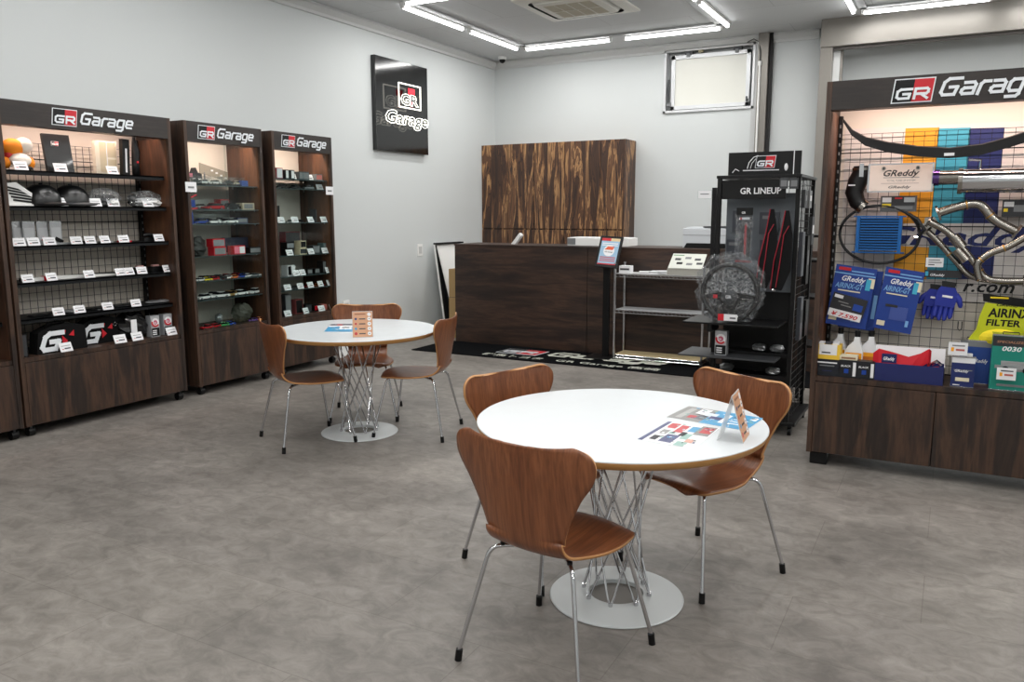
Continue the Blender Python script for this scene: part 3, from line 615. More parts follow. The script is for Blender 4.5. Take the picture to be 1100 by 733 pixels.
# ================================================================== DISPLAY CABINETS
PALEB = M('back_panel_pale', (226,218,206), .7); GRID = M('black_grid_wire', (24,24,26), .4, .5); SHB = M('shelf_black', (15,17,20), .5, spec=.25)
H, HB, Z0_, BASE = 2.27, 2.11, .075, .55
def strip_light(parent, w_, y, z, power=1.0):
    y += .075; z = z+.075
    MB().box(.06,w_-.06,y-.012,y+.012,z-.008,z,M('led_strip_lit',(255,240,226),.5,emit=2.2)).build('light_strip', parent)
    ld = bpy.data.lights.new('strip_glow','AREA'); ld.shape='RECTANGLE'; ld.size=w_-.16; ld.size_y=.03; ld.energy=CASE_W*power; ld.color=(1,.75,.65)
    lo = bpy.data.objects.new('strip_glow', ld); COL.objects.link(lo); lo.parent=parent; lo.location=(w_/2,y,z-.015); lo.rotation_euler=(math.radians(20),0,0)
def cabinet(name, label, loc, rz, w_, d, doors, back, castor=True, grid=False, levels=(), shelf='black', glass=False, power=1.0, gx=(.0,1.0)):
    t = thing(name, label, 'cabinet', loc, rz)
    for x in (0, w_-.03):
        MB().box(x,x+.03,.0,d,Z0_,H,CABW).build('side_panel', t, bevel=.002)
    for x0_,x1_,s in ((.03,.032,0),(w_-.032,w_-.03,1)):
        MB().box(x0_,x1_,.03,d-.02,BASE,HB,CABI).build('side_lining', t)
    MB().box(.03,w_-.03,-.0,.02,HB,H,CABH).box(.03,w_-.03,.02,.1,HB,HB+.02,CABH).build('header', t, bevel=.001)
    MB().box(.03,w_-.03,.02,d,H-.02,H,CABH).build('top_panel', t)
    MB().box(.03,w_-.03,.012,d-.005,BASE-.03,BASE,CABW).build('base_shelf', t)
    MB().box(.03,w_-.03,.03,d-.005,Z0_,Z0_+.02,CABW).build('bottom_panel', t)
    MB().box(.03,w_-.03,d-.012,d-.002,BASE,H-.02,back).box(.03,w_-.03,d-.012,d-.002,Z0_,BASE,CABW).build('back_panel', t)
    n = doors; dw = (w_-.06)/n
    for k in range(n): MB().box(.03+dw*k+.002,.03+dw*(k+1)-.002,.0,.018,Z0_+.005,BASE-.034,CABW).build('door', t, bevel=.0015)
    if castor:
        for x in (.05,w_-.05):
            for y in (.05,d-.06):
                f = MB(); f.cyl((x-.022,y,.031),(x+.022,y,.031),.03,BK,20); f.box(x-.008,x+.008,y-.018,y+.018,.03,Z0_,DGREY); f.build('castor', t, smooth='auto')
    else:
        for x in (.02,w_-.14):
            for y in (.02,d-.1): MB().box(x,x+.1,y,y+.08,0,Z0_,BK).build('foot', t, bevel=.006)
    if grid:
        f = MB(); y = d-.045; x0_,x1_ = .05,w_-.05; z0,z1 = BASE+.01,gx[1]; n = int((x1_-x0_)/.055); m_ = int((z1-z0)/.055)
        for i in range(n+1): x = x0_+(x1_-x0_)*i/n; f.box(x-.0013,x+.0013,y-.0018,y+.0018,z0,z1,GRID)
        for i in range(m_+1): z = z0+(z1-z0)*i/m_; r = .0035 if i % 8 == 0 else .0013; f.box(x0_,x1_,y-.006,y-.0018,z-r,z+r,GRID)
        f.build('wire_grid', t)
        for x in (.035,w_-.055):
            f = MB(); f.box(x,x+.02,y-.03,y+.01,BASE,HB,BK)
            for i in range(28): f.box(x+.006,x+.014,y-.031,y-.03,BASE+.03+.054*i,BASE+.05+.054*i,GREY)
            f.build('slotted_post', t)
    for z in levels:
        if shelf == 'black':
            f = MB(); f.box(.05,w_-.05,.05,d-.05,z-.012,z,SHB); f.box(.05,w_-.05,.05,.056,z-.03,z,SHB)
            for x in (.052,w_-.055): f.prism([(x,z-.03),(x+.003,z-.03),(x+.003,z),(x,z)], .056, d-.05, GREY)
            f.build('shelf', t, bevel=.001)
        else:
            f = MB(); f.box(.034,w_-.034,.045,d-.03,z-.008,z,clear('g',gloss=.2) if 'shelf_glass' not in MC else MC['shelf_glass']); f.build('shelf', t)
            f = MB()
            for x in (.034,w_-.034):
                for y in (.09,d-.08): f.cyl((x-.008,y,z-.014),(x+.008,y,z-.014),.006,CHROME,8)
            f.build('shelf_pin', t)
    if glass:
        for k in range(2):
            x0_ = .032+(w_-.064)*.5*k; f = MB(); f.box(x0_,x0_+(w_-.064)*.5+.01,.012+.01*k,.016+.01*k,BASE+.004,HB-.004,GLASS); f.build('glass_door', t)
    strip_light(t, w_, .05, HB-.001, power)
    return t
MC['shelf_glass'] = M('smoked_shelf_glass', (60,72,74), .08, spec=.7)
def signboard(t, w_, h=.105, frac=.5):
    W = h*1.62*3.5; f = MB(); f.emblem((w_-W)/2, HB+(H-HB-h)/2, h, -.001); f.build('lettering_sign', t)
LX = -5.5
c0 = cabinet('display_cabinet','dark wood open cabinet cut off by the left frame edge',(LX,1.78,0),PI/2,1.34,.43,1,PALEB,grid=True,levels=(1.82,1.58,1.31,1.06,.81),gx=(0,2.03)); signboard(c0,1.34)
C1Y, C2Y, C3Y = 3.135, 4.60, 5.56
c1 = cabinet('display_cabinet','widest dark wood cabinet with black shelves and wire grid back',(LX,C1Y,0),PI/2,1.34,.43,1,PALEB,grid=True,levels=(1.82,1.58,1.31,1.06,.81),gx=(0,2.03),power=.85); signboard(c1,1.34)
c2 = cabinet('display_cabinet','glazed dark wood cabinet full of model cars, between two others',(LX,C2Y,0),PI/2,.84,.43,1,PALEB,levels=(1.765,1.56,1.44,1.17,.96,.80),shelf='g',glass=True,power=.8); signboard(c2,.84,.10)
c3 = cabinet('display_cabinet','glazed dark wood cabinet with many price cards, farthest of the row',(LX,C3Y,0),PI/2,.81,.43,1,PALEB,levels=(1.85,1.76,1.44,1.13,.93,.80),shelf='g',glass=True,power=.8); signboard(c3,.81,.10)
RU = Vector((-.70,5.08,0)); RW = 1.36
ru = cabinet('display_cabinet','large dark wood display unit hung with exhaust parts at the right',RU,0,RW,.42,2,PALEB,castor=False,grid=True,gx=(0,2.0),power=1.25); signboard(ru,RW,.118)
# ---- item builders: base at the origin, front toward -y
CARDS = {}
def price_card(px, py, X, z, where, s=1.0, tilt=-20):
    p = atx(px, py, X)
    o = CARDS.get('o')
    if not o:
        f = MB(); f.X = Matrix.Rotation(math.radians(-22),4,'X'); f.box(-.042,.042,-.001,.001,0,.058,CARD)
        f.box(-.03,.03,-.0016,-.001,.036,.039,GREY); f.box(-.012,.03,-.0016,-.001,.016,.024,INK); f.box(-.03,-.016,-.0016,-.001,.014,.018,M('price_red',(190,70,70),.6))
        f.box(-.03,.03,0,.014,-.0,.002,ACR)
        o = f.build('price_card'); CARDS['o'] = o
    else: o = o.copy(); COL.objects.link(o)
    o.location = (X, p.y, z+.0005); o.rotation_euler = (0,0,PI/2 + random.uniform(-.12,.12)); o.scale = (s,s,s)
    tag(o, where, 'price card', 'white price cards along the cabinet shelves'); return o
def cards(xs, X, z, where, s=1.0):
    for i, a in enumerate(xs):
        px = a; price_card(px, 250, X, z, f'small white price card, {ORD[i]} from left on {where}', s)
FX = LX-.075
cards((30,72,127), FX, 1.82, 'top shelf of widest cabinet', 1.1)
cards((53,75,106,125,162), FX, 1.58, 'second shelf of widest cabinet', 1.1)
cards((20,36,53,82,97,113,133,171), FX, 1.31, 'third shelf of widest cabinet')
cards((26,52,93,127,137,150,178), FX, 1.06, 'fourth shelf of widest cabinet')
cards((56,79,110,141), FX, .81, 'fifth shelf of widest cabinet')
cards((61,121,140,178), LX-.03, BASE, 'bottom of widest cabinet', 1.15)
cards((318,336), LX-.1, 1.85, 'top shelf of farthest cabinet'); cards((346,), LX-.1, 1.76, 'second shelf of farthest cabinet')
cards((303,318,335,349), LX-.06, 1.44, 'third shelf of farthest cabinet')
cards((311,334,349), LX-.06, 1.13, 'fourth shelf of farthest cabinet')
cards((317,324,352), LX-.06, .93, 'fifth shelf of farthest cabinet')
cards((307,321,332,343,353), LX-.06, .80, 'sixth shelf of farthest cabinet')
cards((306,326,343,355), LX-.06, BASE, 'bottom of farthest cabinet')
for (px,py,w) in ((205,201,'white notice label stuck on glass of the model car cabinet'),(354,205,'white notice label stuck on right edge of the farthest cabinet')):
    p = atx(px,py,LX+.003); f = MB(); f.box(-.055,.055,-.002,0,-.04,.04,CARD); f.box(-.03,.03,-.003,-.002,-.01,.005,GREY)
    tag(f.build('notice_label', loc=(LX+.003,p.y,p.z), rz=PI/2), w, 'label')
def put(mb, name, px, X, z, label, cat, rz=PI/2, smooth=False, bevel=0, group=None, dy=0):
    p = atx(px, 250, X)
    o = mb.build(name, smooth=smooth, bevel=bevel, loc=(X, p.y+dy, z+.0006), rz=rz); return tag(o, label, cat, group)
# widest cabinet, top shelf
SX = LX-.17
f = MB(); f.ell((-.03,0,.155),(.075,.05,.06),M('plush_orange',(240,140,20),.7)); f.ell((.045,0,.17),(.06,.05,.055),M('plush_white',(236,226,214),.8,bump=1,bscale=60)); f.ell((-.0,-.02,.07),(.075,.045,.05),M('plush_white')); f.ell((.07,0,.055),(.04,.04,.045),M('plush_orange')); f.ell((-.085,0,.05),(.03,.03,.04),M('plush_orange')); f.ell((.03,-.06,.015),(.03,.02,.015),BK)
f.ell((-.06,-.0,.1),(.03,.03,.03),M('plush_red',(200,50,50),.7))
put(f,'plush_toy',27,SX,1.82,'orange and white plush bundle at left end of top shelf','toy',smooth=True)
f = MB(); f.X = Matrix.Rotation(math.radians(-8),4,'X'); f.box(-.1,.1,-.012,.012,0,.27,BAG); f.emblem(-.045,.185,.03,-.0125,word=False)
put(f,'black_pouch',71,SX,1.82,'flat black pouch with small badge standing on top shelf','pouch',bevel=.003)
f = MB(); f.box(-.09,.09,-.02,.02,0,.25,M('cream_box',(226,216,196),.5)); f.box(-.055,.0,-.021,-.02,.02,.24,BEIGE); f.box(.01,.08,-.021,-.02,.13,.24,BEIGE); f.box(.01,.08,-.021,-.02,.02,.115,BEIGE); f.box(.0,.006,-.023,-.021,.01,.245,CARD)
put(f,'cream_box',119,SX-.03,1.82,'tall cream box with window panes standing right on top shelf','box',bevel=.002)
f = MB(); f.X = Matrix.Rotation(.05,4,'Y'); f.box(-.03,.03,-.02,.02,0,.27,BK); f.box(-.008,.008,-.021,-.02,.02,.2,CARD); f.X = Matrix.Translation((.0,0,0)); put(f,'umbrella_pack',139,SX+.03,1.82,'narrow black upright pack with white stripe on top shelf','pack',bevel=.004)
f = MB(); f.tube([(0,0,0),(.0,0,.08),(.01,0,.18),(0,0,.27),(0,0,.33)],[.03,.028,.032,.014,.01],BK); f.ell((0,-.03,.1),(.01,.004,.01),RED); put(f,'folded_umbrella',151,SX+.05,1.82,'black folded umbrella at right end of top shelf','umbrella',smooth=True)
# second shelf: caps and wrapped gloves
def cap(m, m2, w_=.1):
    f = MB(); f.X = Matrix.Scale(1.18,4); f.lathe([(w_,0),(w_*1.02,.03),(w_*.95,.07),(w_*.75,.105),(w_*.4,.125),(0,.13)], m, 20)
    f.ell((0,-w_*1.05,.012),(w_*.85,w_*.75,.012),m2); f.ell((0,0,.132),(.01,.01,.006),m2); return f
f = MB()
for k in range(7): a = -.5+.16*k; f.prism([(-.13,0),(.15,0),(.06-.012*k,.09),(-.04,.16-.008*k),(-.12,.15-.01*k)], -.04+.012*k, -.032+.012*k, (W_,M('stripe_black',(24,24,26),.5),BK)[k%3])
f.X = Matrix.Rotation(.0,4,'Z'); f.box(-.14,.13,-.05,.05,0,.012,W_)
for k in range(5): f.prism([(-.12+.012*k,.135-.022*k),(-.03+.035*k,.115-.022*k),(.0+.035*k,.098-.022*k),(-.12+.012*k,.122-.022*k)],-.0445,-.041,BK)
put(f,'striped_shirt',25,SX+.02,1.58,'folded black and white striped cloth at left of second shelf','shirt',bevel=.002)
put(cap(BAG,BKM,.105),'baseball_cap',48,SX,1.58,'black cap in film, left one of two on second shelf','cap',smooth='auto')
put(cap(BAG,M('cap_grey',(80,82,84),.5),.105),'baseball_cap',79,SX,1.58,'black cap in film, right one of two on second shelf','cap',smooth='auto')
def crumple(w_, d, h, m, seed, n=16, k=10):
    r = random.Random(seed); f = MB(); vs=[]; fs=[]
    for j in range(k+1):
        th = PI*j/k
        for i in range(n):
            a = 2*PI*i/n; q = 1+r.uniform(-.16,.16); s = math.sin(th)**.6
            vs.append((w_*s*math.cos(a)*q, d*s*math.sin(a)*q, max(0,h*(.5+.5*math.cos(th)*(1+r.uniform(-.1,.15))))))
    for j in range(k):
        for i in range(n): fs.append((j*n+i,j*n+(i+1)%n,(j+1)*n+(i+1)%n,(j+1)*n+i))
    f.add(vs,fs,m); return f
f = crumple(.12,.07,.13,FILM,3); f.v += []; g = crumple(.09,.05,.09,BAG,4); f.add(g.v,g.f,BAG); f.add([(v[0]*.5+.04,v[1]-.03,v[2]*.6) for v in g.v],g.f,W_)
put(f,'glove_pack',115,SX+.02,1.58,'film wrapped black and white gloves in middle of second shelf','gloves')
f = crumple(.14,.06,.12,FILM,5); g = crumple(.12,.05,.07,W_,6); f.add([(v[0]+.02,v[1]-.01,v[2]) for v in g.v],g.f,W_); g = crumple(.08,.04,.1,BAG,8); f.add([(v[0]-.05,v[1]+.02,v[2]) for v in g.v],g.f,BAG)
put(f,'glove_pack',158,SX+.02,1.58,'film wrapped white racing gloves at right of second shelf','gloves')
# third shelf
for i,(px,m,w) in enumerate(((20,BK,'leftmost silver film pouch on third shelf, half hidden by cabinet side'),(31,BK,'silver pouch holding a black strap, left on third shelf'),(46,RED,'silver pouch holding a red part on third shelf'),(60,BK,'silver pouch holding a black clip, rightmost on third shelf'))):
    f = MB(); f.box(-.043,.043,-.003,.003,0,.165,SILV); f.box(-.034,.034,-.004,-.003,.03,.12,M('pouch_grey',(190,192,194),.4)); f.X = Matrix.Rotation(.5,4,'Y'); f.box(-.03,.03,-.012,-.004,.02,.045,m)
    put(f,'film_pouch',px,SX-.02+.02*(i%2),1.31,w,'pouch')
for i,(px,w_,m,l) in enumerate(((90,.05,BK,'small black clip lying in middle of third shelf'),(133,.05,RED,'flat red keyring behind a card on third shelf'),(112,.06,SILV,'flat silver sticker pack on third shelf'),(66,.07,SILV,'flat clear packet right of the silver pouches on third shelf'))):
    put(MB().box(-w_,w_,-.02,.02,0,.012,m).box(-w_*.5,w_*.5,-.015,.015,.012,.02 if m is BK else .013,m),'small_packet',px,SX+.04,1.31,l,'packet',bevel=.002)
f = MB(); f.box(-.07,.03,-.03,.03,0,.03,BK); f.tube([(-.06,0,.045),(-.02,0,.05),(.03,0,.045)],.016,BK); f.tube([(.02,-.03,.02),(.06,-.03,.045)],.012,BK)
put(f,'wrapped_parts',160,SX+.02,1.31,'black wrapped parts at right end of third shelf','parts',smooth='auto')
# fourth shelf
f = MB(); f.prism([(-.38,0),(.36,.0),(.36,.012),(-.2,.03),(-.38,.02)],-.02,.02,M('satin_white',(214,214,210),.3)); f.box(-.24,-.17,-.022,.022,.0,.03,RED); f.box(-.37,.5,.03,.06,0,.02,BK)
put(f,'long_wiper_pack',76,SX+.02,1.06,'long white bar pack with red tab lying on fourth shelf','bar')
for i,(px,m,l) in enumerate(((147,BK,'black case with pink badge at right of fourth shelf'),(164,BK,'black case beside the last card on fourth shelf'))):
    put(MB().box(-.05,.05,-.03,.03,0,.045,m).box(-.03,.03,-.015,.015,.045,.06,(M('badge_rose',(176,130,126),.4))),'small_case',px,SX,1.06,l,'case',bevel=.003)
# fifth shelf
for i,(px,w_,l) in enumerate(((34,.09,'dark foil packet at left end of fifth shelf'),(70,.07,'flat silver packet left of middle on fifth shelf'),(98,.1,'black foil packet in middle of fifth shelf'),(128,.1,'crinkled dark packet right of middle on fifth shelf'),(165,.11,'flat grey packet at right end of fifth shelf'))):
    put(crumple(w_,.06,.022,(BAG,SILV,BAG,BAG,SILV)[i],20+i,14,6),'foil_packet',px,SX+.02,.81,l,'packet')
# bottom
def gbag(extra):
    f = MB(); f.prism([(-.19,0),(.19,0),(.18,.17),(.06,.20),(-.07,.19),(-.17,.15)],-.05,.05,M('bag_cloth',(11,11,12),.85,spec=.2))
    for m,pts in ((RED,[(.0,.04),(.04,.07),(.0,.115)]),(RED,[(.05,.11),(.09,.145),(.09,.1)]),(RED,[(-.02,.145),(.03,.15),(.02,.12)])):
        f.prism(pts,-.054,-.05,m)
    f.strokes('G',-.175,.02,.13,-.0545,LOGOW,.15,.26,.4)
    f.tube([(-.1,0,.17),(-.08,-.02,.205),(.02,-.02,.21),(.08,0,.18)],.008,BK); return f
put(gbag(0),'tote_bag',52,LX-.12,BASE,'black cloth bag with white letter and red triangles, left on cabinet bottom','bag',bevel=.004)
f = gbag(1); f.tube([(.11,-.055,.12),(.13,-.055,.135),(.11,-.055,.15),(.09,-.055,.135)],.005,CHROME,6,closed=True); put(f,'tote_bag',96,LX-.2,BASE,'black cloth bag with white letter and steel ring, middle of cabinet bottom','bag',bevel=.004)
f = crumple(.16,.08,.07,BAG,31); put(f,'wrapped_bag',88,LX-.27,BASE+.2,'black wrapped cloth on top behind the two cloth bags','bag') if False else None
f = crumple(.13,.09,.2,BAG,32); f.box(-.07,-.02,-.1,-.095,.06,.16,CARD); put(f,'wrapped_jacket',133,LX-.17,BASE,'black garment in film with white label on cabinet bottom','garment')
def oilpack():
    f = MB(); f.box(-.04,.04,-.03,.03,0,.17,M('pack_silver',(186,188,192),.3,.4)); f.box(-.036,.036,-.031,-.03,.005,.07,BK)
    n = 24; f.cyl((0,-.0325,.115),(0,-.031,.115),.034,CARD,n); f.cyl((0,-.0335,.115),(0,-.0325,.115),.018,M('pack_rose',(190,80,110),.4),n)
    P = [(.037*math.cos(a),.115+.037*math.sin(a)) for a in [PI*.9+PI*.9*i/10 for i in range(11)]] + [(.024*math.cos(a),.115+.024*math.sin(a)) for a in [PI*1.8-PI*.9*i/10 for i in range(11)]]
    f.prism(P,-.0345,-.0335,RED)
    for z in (.05,.035,.02): f.box(-.028,.01,-.0318,-.031,z-.004,z+.004,CARD)
    f.text('GR',-.02,.105,.02,-.0345,CARD,.02); return f
put(oilpack(),'can_pack',157,LX-.1,BASE,'left of two silver packs with red ring badge on cabinet bottom','pack')
put(oilpack(),'can_pack',171,LX-.1,BASE,'right of two silver packs with red ring badge on cabinet bottom','pack')
# ---- model cars
def model_car(L_, body, dark=None, kind=0):
    f = MB(); dark = dark or M('car_glass',(20,24,28),.15); h = L_*.3; w_ = L_*.22
    P = [(-.5,.16),(-.48,.42),(-.3,.5),(-.22,.55),(.3,.56),(.46,.58),(.5,.5),(.5,.16)]
    f.prism([(x*L_,z*h) for x,z in P],-w_,w_,body)
    C_ = [(-.22,.54),(-.06,.95),(.2,.97),(.42,.56)]
    f.prism([(x*L_,z*h) for x,z in C_],-w_*.82,w_*.82,dark); f.prism([(-.07*L_,.93*h),(.21*L_,.95*h),(.19*L_,1.02*h),(-.05*L_,1.0*h)],-w_*.78,w_*.78,body)
    f.prism([(.4*L_,.6*h),(.42*L_,.6*h),(.44*L_,.86*h),(.5*L_,.86*h),(.5*L_,.82*h),(.44*L_,.8*h)],-w_*.8,w_*.8,body if kind==0 else BK)
    for x in (-.31,.31):
        for s in (-1,1): f.cyl((x*L_,s*w_*.86,.2*h),(x*L_,s*w_*1.04,.2*h),.2*h,BK,12); f.cyl((x*L_,s*w_*1.04,.2*h),(x*L_,s*w_*1.06,.2*h),.12*h,GREY,8)
    return f
CC = {'white':M('car_white',(226,226,224),.25),'red':M('car_red',(176,26,34),.25),'black':M('car_black',(22,22,24),.2),'silver':M('car_silver',(160,164,168),.25,.5),'yellow':M('car_yellow',(222,200,30),.25),'blue':M('car_blue',(36,66,150),.25),'green':M('car_green',(60,150,80),.3),'orange':M('car_orange',(214,110,40),.3),'gold':M('car_gold',(160,124,70),.3,.4),'purple':M('car_purple',(96,60,140),.3),'beige':M('car_beige',(196,186,160),.4)}
def carrow(X, z, lst, where, L_=.075):
    for i,(px,c) in enumerate(lst):
        put(model_car(L_*1.35,CC[c],kind=i%2),'model_car',px,X,z,f'small {c} model car, {ORD[i]} from left on {where}','model car',rz=PI/2+random.uniform(-.25,.25),group='model cars in the glazed cabinet')
def cased(px, X, z, c, label, w_=.14, h=.075):
    f = model_car(w_*.85,CC[c]); 
    for v in range(len(f.v)): f.v[v] = (f.v[v][0],f.v[v][1],f.v[v][2]+.012)
    f.box(-w_/2,w_/2,-.035,.035,0,.012,BK); f.box(-w_/2+.002,w_/2-.002,-.033,.033,.012,h,ACR)
    put(f,'cased_model_car',px,X,z,label,'model car',group='boxed model cars in the glazed cabinet')
for i,(px,c) in enumerate(((212,'black'),(221,'white'),(233,'white'),(246,'black'),(257,'beige'))): cased(px,LX-.12,1.765,c,f'boxed {c} model car, {ORD[i]} from left on top glass shelf')
f = MB(); f.prism([(-.12,0),(.1,0),(.1,.1),(.06,.11),(.04,.15),(.02,.11),(-.12,.1)],-.03,.03,M('checker_black',(34,34,40),.6))
for i in range(7):
    for j in range(2): 
        if (i+j)%2: f.box(-.12+.03*i,-.09+.03*i,-.032,-.03,.0+.03*j,.03+.03*j,CARD)
f.box(-.08,-.0,-.032,-.03,.07,.1,M('rose_badge',(190,110,130),.5)); put(f,'checkered_figure',206,LX-.25,1.80,'black and white checkered box at top left behind model cars','box') if 0 else put(f,'checkered_box',208,LX-.27,1.765,'black and white checkered box behind the top row of model cars','box')
f = MB(); f.prism([(-.14,.11),(.17,.05),(.17,.13),(-.14,.2)],-.004,.004,M('brochure_taupe',(150,142,128),.5)); f.box(-.1,-.09,-.01,.0,0,.12,GREY); f.box(.1,.11,-.01,0,0,.06,GREY)
for k in range(4): f.box(-.02+.05*k,.005+.05*k,-.006,-.004,.13-.02*k,.145-.02*k,CARD)
put(f,'display_ramp',232,LX-.32,1.765,'taupe display board with small white marks behind top shelf cars','board')
f = MB(); f.box(-.035,.035,-.035,.035,0,.05,M('tin_blue',(70,90,150),.3,.4)); put(f,'small_tin',263,LX-.1,1.765,'small blue tin at right end of top glass shelf','tin')
# shelves B and C: boxed bigger models
f = MB(); f.box(-.1,.1,-.05,.05,.0,.012,BK); f.tube([(-.1,-.05,.01),(-.1,-.05,.09),(-.02,-.05,.12)],.008,RED); f.tube([(-.1,-.05,.0),(-.02,-.05,0.01)],.008,RED); f.box(-.08,-.04,-.055,-.045,.02,.08,CC['blue'])
put(f,'red_frame_stand',211,LX-.11,1.56,'red framed stand at left of second glass shelf','stand')
for px,c,l in ((230,'red','large red and white rally model car on second glass shelf'),(248,'black','black boxed model car in middle of second glass shelf')):
    f = model_car(.19,CC[c],kind=1); f.box(-.09,.09,-.05,.05,-.001,.006,BK); f.box(-.05,.05,-.039,-.0355,.012,.024,CARD); put(f,'model_car',px,LX-.14,1.56,l,'model car')
put(MB().box(-.07,.07,-.04,.04,0,.06,M('beige_pack',(178,164,140),.5)).box(-.05,.05,-.041,-.04,.01,.05,GREY),'model_box',265,LX-.12,1.56,'beige window box at right of second glass shelf','box',bevel=.002)
put(MB().box(-.02,.02,-.04,.04,0,.1,CC['blue']),'blue_box',203,LX-.1,1.44,'slim blue box at far left of third glass shelf','box')
for px,c,l in ((215,'blue','blue model car at left of third glass shelf'),(228,'white','white racing model car on third glass shelf'),(243,'silver','silver racing model car on third glass shelf')):
    put(model_car(.15,CC[c]),'model_car',px,LX-.12,1.44,l,'model car')
put(MB().box(-.06,.06,-.04,.04,0,.05,M('navy_pack',(50,58,86),.4)).box(-.05,.05,-.041,-.04,.01,.04,GREY),'model_box',258,LX-.12,1.44,'dark grey window box right on third glass shelf','box',bevel=.002)
put(MB().box(-.14,.14,-.012,.012,0,.13,M('deep_navy',(26,32,52),.4)),'navy_box',252,LX-.16,1.185,'large navy box standing behind boxes on fourth glass shelf','box',dy=.0)
def sb(w_,h,cols):
    f = MB(); f.box(-w_/2,w_/2,-.04,.04,0,h,cols[0]); n = len(cols)-1
    for k in range(n): f.box(-w_/2+.006+(w_-.012)*k/n,-w_/2+(w_-.006)*(k+1)/n,-.0412,-.04,.008,h-.008,cols[k+1])
    return f
for i,(px,c,z) in enumerate(((216,'white',1.56),(238,'white',1.56),(256,'silver',1.56),(222,'white',1.44),(236,'silver',1.44),(250,'white',1.44))):
    cased(px,LX-.27,z,c,f'boxed {c} model car at the back of the {("second","third")[i//3]} glass shelf, {ORD[i%3]} from left',.15,.085)
put(model_car(.16,CC['white'],kind=1),'model_car',246,LX-.1,1.44,'longer white model car at front of the third glass shelf','model car')
put(sb(.1,.09,[RED,GREY]),'model_box',240,LX-.24,1.56,'red window box standing behind cars on second glass shelf','box')
put(sb(.13,.06,[BK,CARD]),'model_box',266,LX-.22,1.17,'black and white box at back right of fourth glass shelf','box')
# fourth glass shelf
put(crumple(.08,.05,.16,M('dark_model',(44,46,44),.5),41),'dark_figure_set',211,LX-.14,1.17,'dark machine model at left of fourth glass shelf','model')
put(sb(.13,.07,[RED,GREY]),'model_box',232,LX-.1,1.17,'lower red edged car box on fourth glass shelf','box'); 
o = put(sb(.13,.07,[RED,CC['silver']]),'model_box',231,LX-.1,1.2415,'red edged car box stacked on another on fourth glass shelf','box')
put(sb(.13,.075,[RED,M('pinkb',(226,120,140),.5),CARD]),'model_box',253,LX-.09,1.17,'pink and white box on fourth glass shelf','box')
put(sb(.13,.055,[BK,GREY]),'model_box',270,LX-.09,1.17,'black box with silver script right on fourth glass shelf','box')
carrow(LX-.08,.96,[(211,'white'),(218,'yellow'),(226,'red'),(234,'black'),(241,'white'),(248,'orange'),(256,'blue'),(263,'white'),(270,'silver'),(278,'white')],'front row of the fifth glass shelf')
carrow(LX-.2,.96,[(213,'black'),(221,'beige'),(230,'silver'),(239,'red'),(249,'red'),(259,'silver')],'rear row of the fifth glass shelf',.085)
carrow(LX-.12,.80,[(214,'white'),(232,'white'),(242,'gold'),(253,'white'),(270,'white')],'the sixth glass shelf',.12)
carrow(LX-.22,.80,[(224,'silver'),(247,'black')],'the sixth glass shelf, behind',.11)
carrow(LX-.08,BASE,[(216,'red'),(224,'red'),(233,'green'),(240,'blue')],'the model car cabinet bottom',.085)
carrow(LX-.1,BASE,[(266,'purple'),(273,'orange')],'the right of model car cabinet bottom',.07)
f = crumple(.1,.07,.17,M('olive_model',(60,60,50),.6),44); put(f,'tank_model',255,LX-.14,BASE,'dark olive model heap on the model car cabinet bottom','model')
f = MB(); f.box(-.06,.06,-.05,.05,0,.13,ACR); f.ell((0,0,.05),(.04,.035,.045),CC['silver']); put(f,'helmet_case',230,LX-.22,BASE,'silver miniature helmet in clear case on cabinet bottom','helmet',smooth=False)
# ---- farthest cabinet goods
def goods(px, X, z, w_, h, cols, label, name='goods_box', cat='box', d=.04): put(sb(w_,h,cols),name,px,X,z,label,cat)
GR_ = CC['silver']
goods(300,LX-.14,1.85,.08,.1,[M('frame_rose',(150,60,70),.5),CARD],'rose framed card at left of farthest cabinet top shelf')
goods(311,LX-.12,1.85,.12,.085,[BK,CARD,BK,CARD],'black box with two white squares on farthest cabinet top shelf')
goods(326,LX-.12,1.85,.14,.075,[DGREY,GREY],'grey printed box in middle of farthest cabinet top shelf')
goods(342,LX-.12,1.85,.09,.06,[GREY,PINK],'pink fronted box right on farthest cabinet top shelf')
carrow2 = [(304,'black'),(318,'black'),(332,'silver')]
for i,(px,c) in enumerate(carrow2): put(model_car(.13,CC[c],kind=i%2),'model_car',px,LX-.13,1.76,f'{c} model car, {ORD[i]} from left on farthest cabinet second shelf','model car')
for i,(px,c) in enumerate(((301,'silver'),(312,'silver'),(322,'black'),(334,'silver'))): put(model_car(.09,CC[c]),'model_car',px,LX-.15,1.44,f'{c} model car behind price cards, {ORD[i]} from left in farthest cabinet','model car')
for i,(px,w_,h,cs,l) in enumerate(((297,.03,.16,[BK,BK],'thin black upright box'),(340,.09,.13,[DGREY,GREY],'tall clear and grey box'))): goods(px,LX-.24,1.44,w_,h,cs,l+' on farthest cabinet third shelf')
for i,(px,zz,w_,h,cs,l) in enumerate(((308,1.13,.1,.06,[BK,DGREY],'black box low at left'),(308,1.1915,.1,.06,[BK,GR_],'black box with silver car, upper of a left stack'),(322,1.13,.1,.06,[BEIGE,DGREY],'beige framed window box'),(322,1.1915,.08,.07,[BEIGE,BK],'beige box stacked upon the window box'),(336,1.13,.1,.08,[DGREY,GREY],'grey box in middle'),(347,1.13,.09,.1,[M('teal_grey',(84,104,104),.5),GREY],'teal grey box at right'))):
    goods(px,LX-.13,zz,w_,h,cs,l+' of farthest cabinet fourth shelf')
goods(311,LX-.24,1.13,.2,.22,[M('dark_red_box',(120,24,34),.5),DGREY],'tall dark red topped box at back of farthest cabinet fourth shelf')
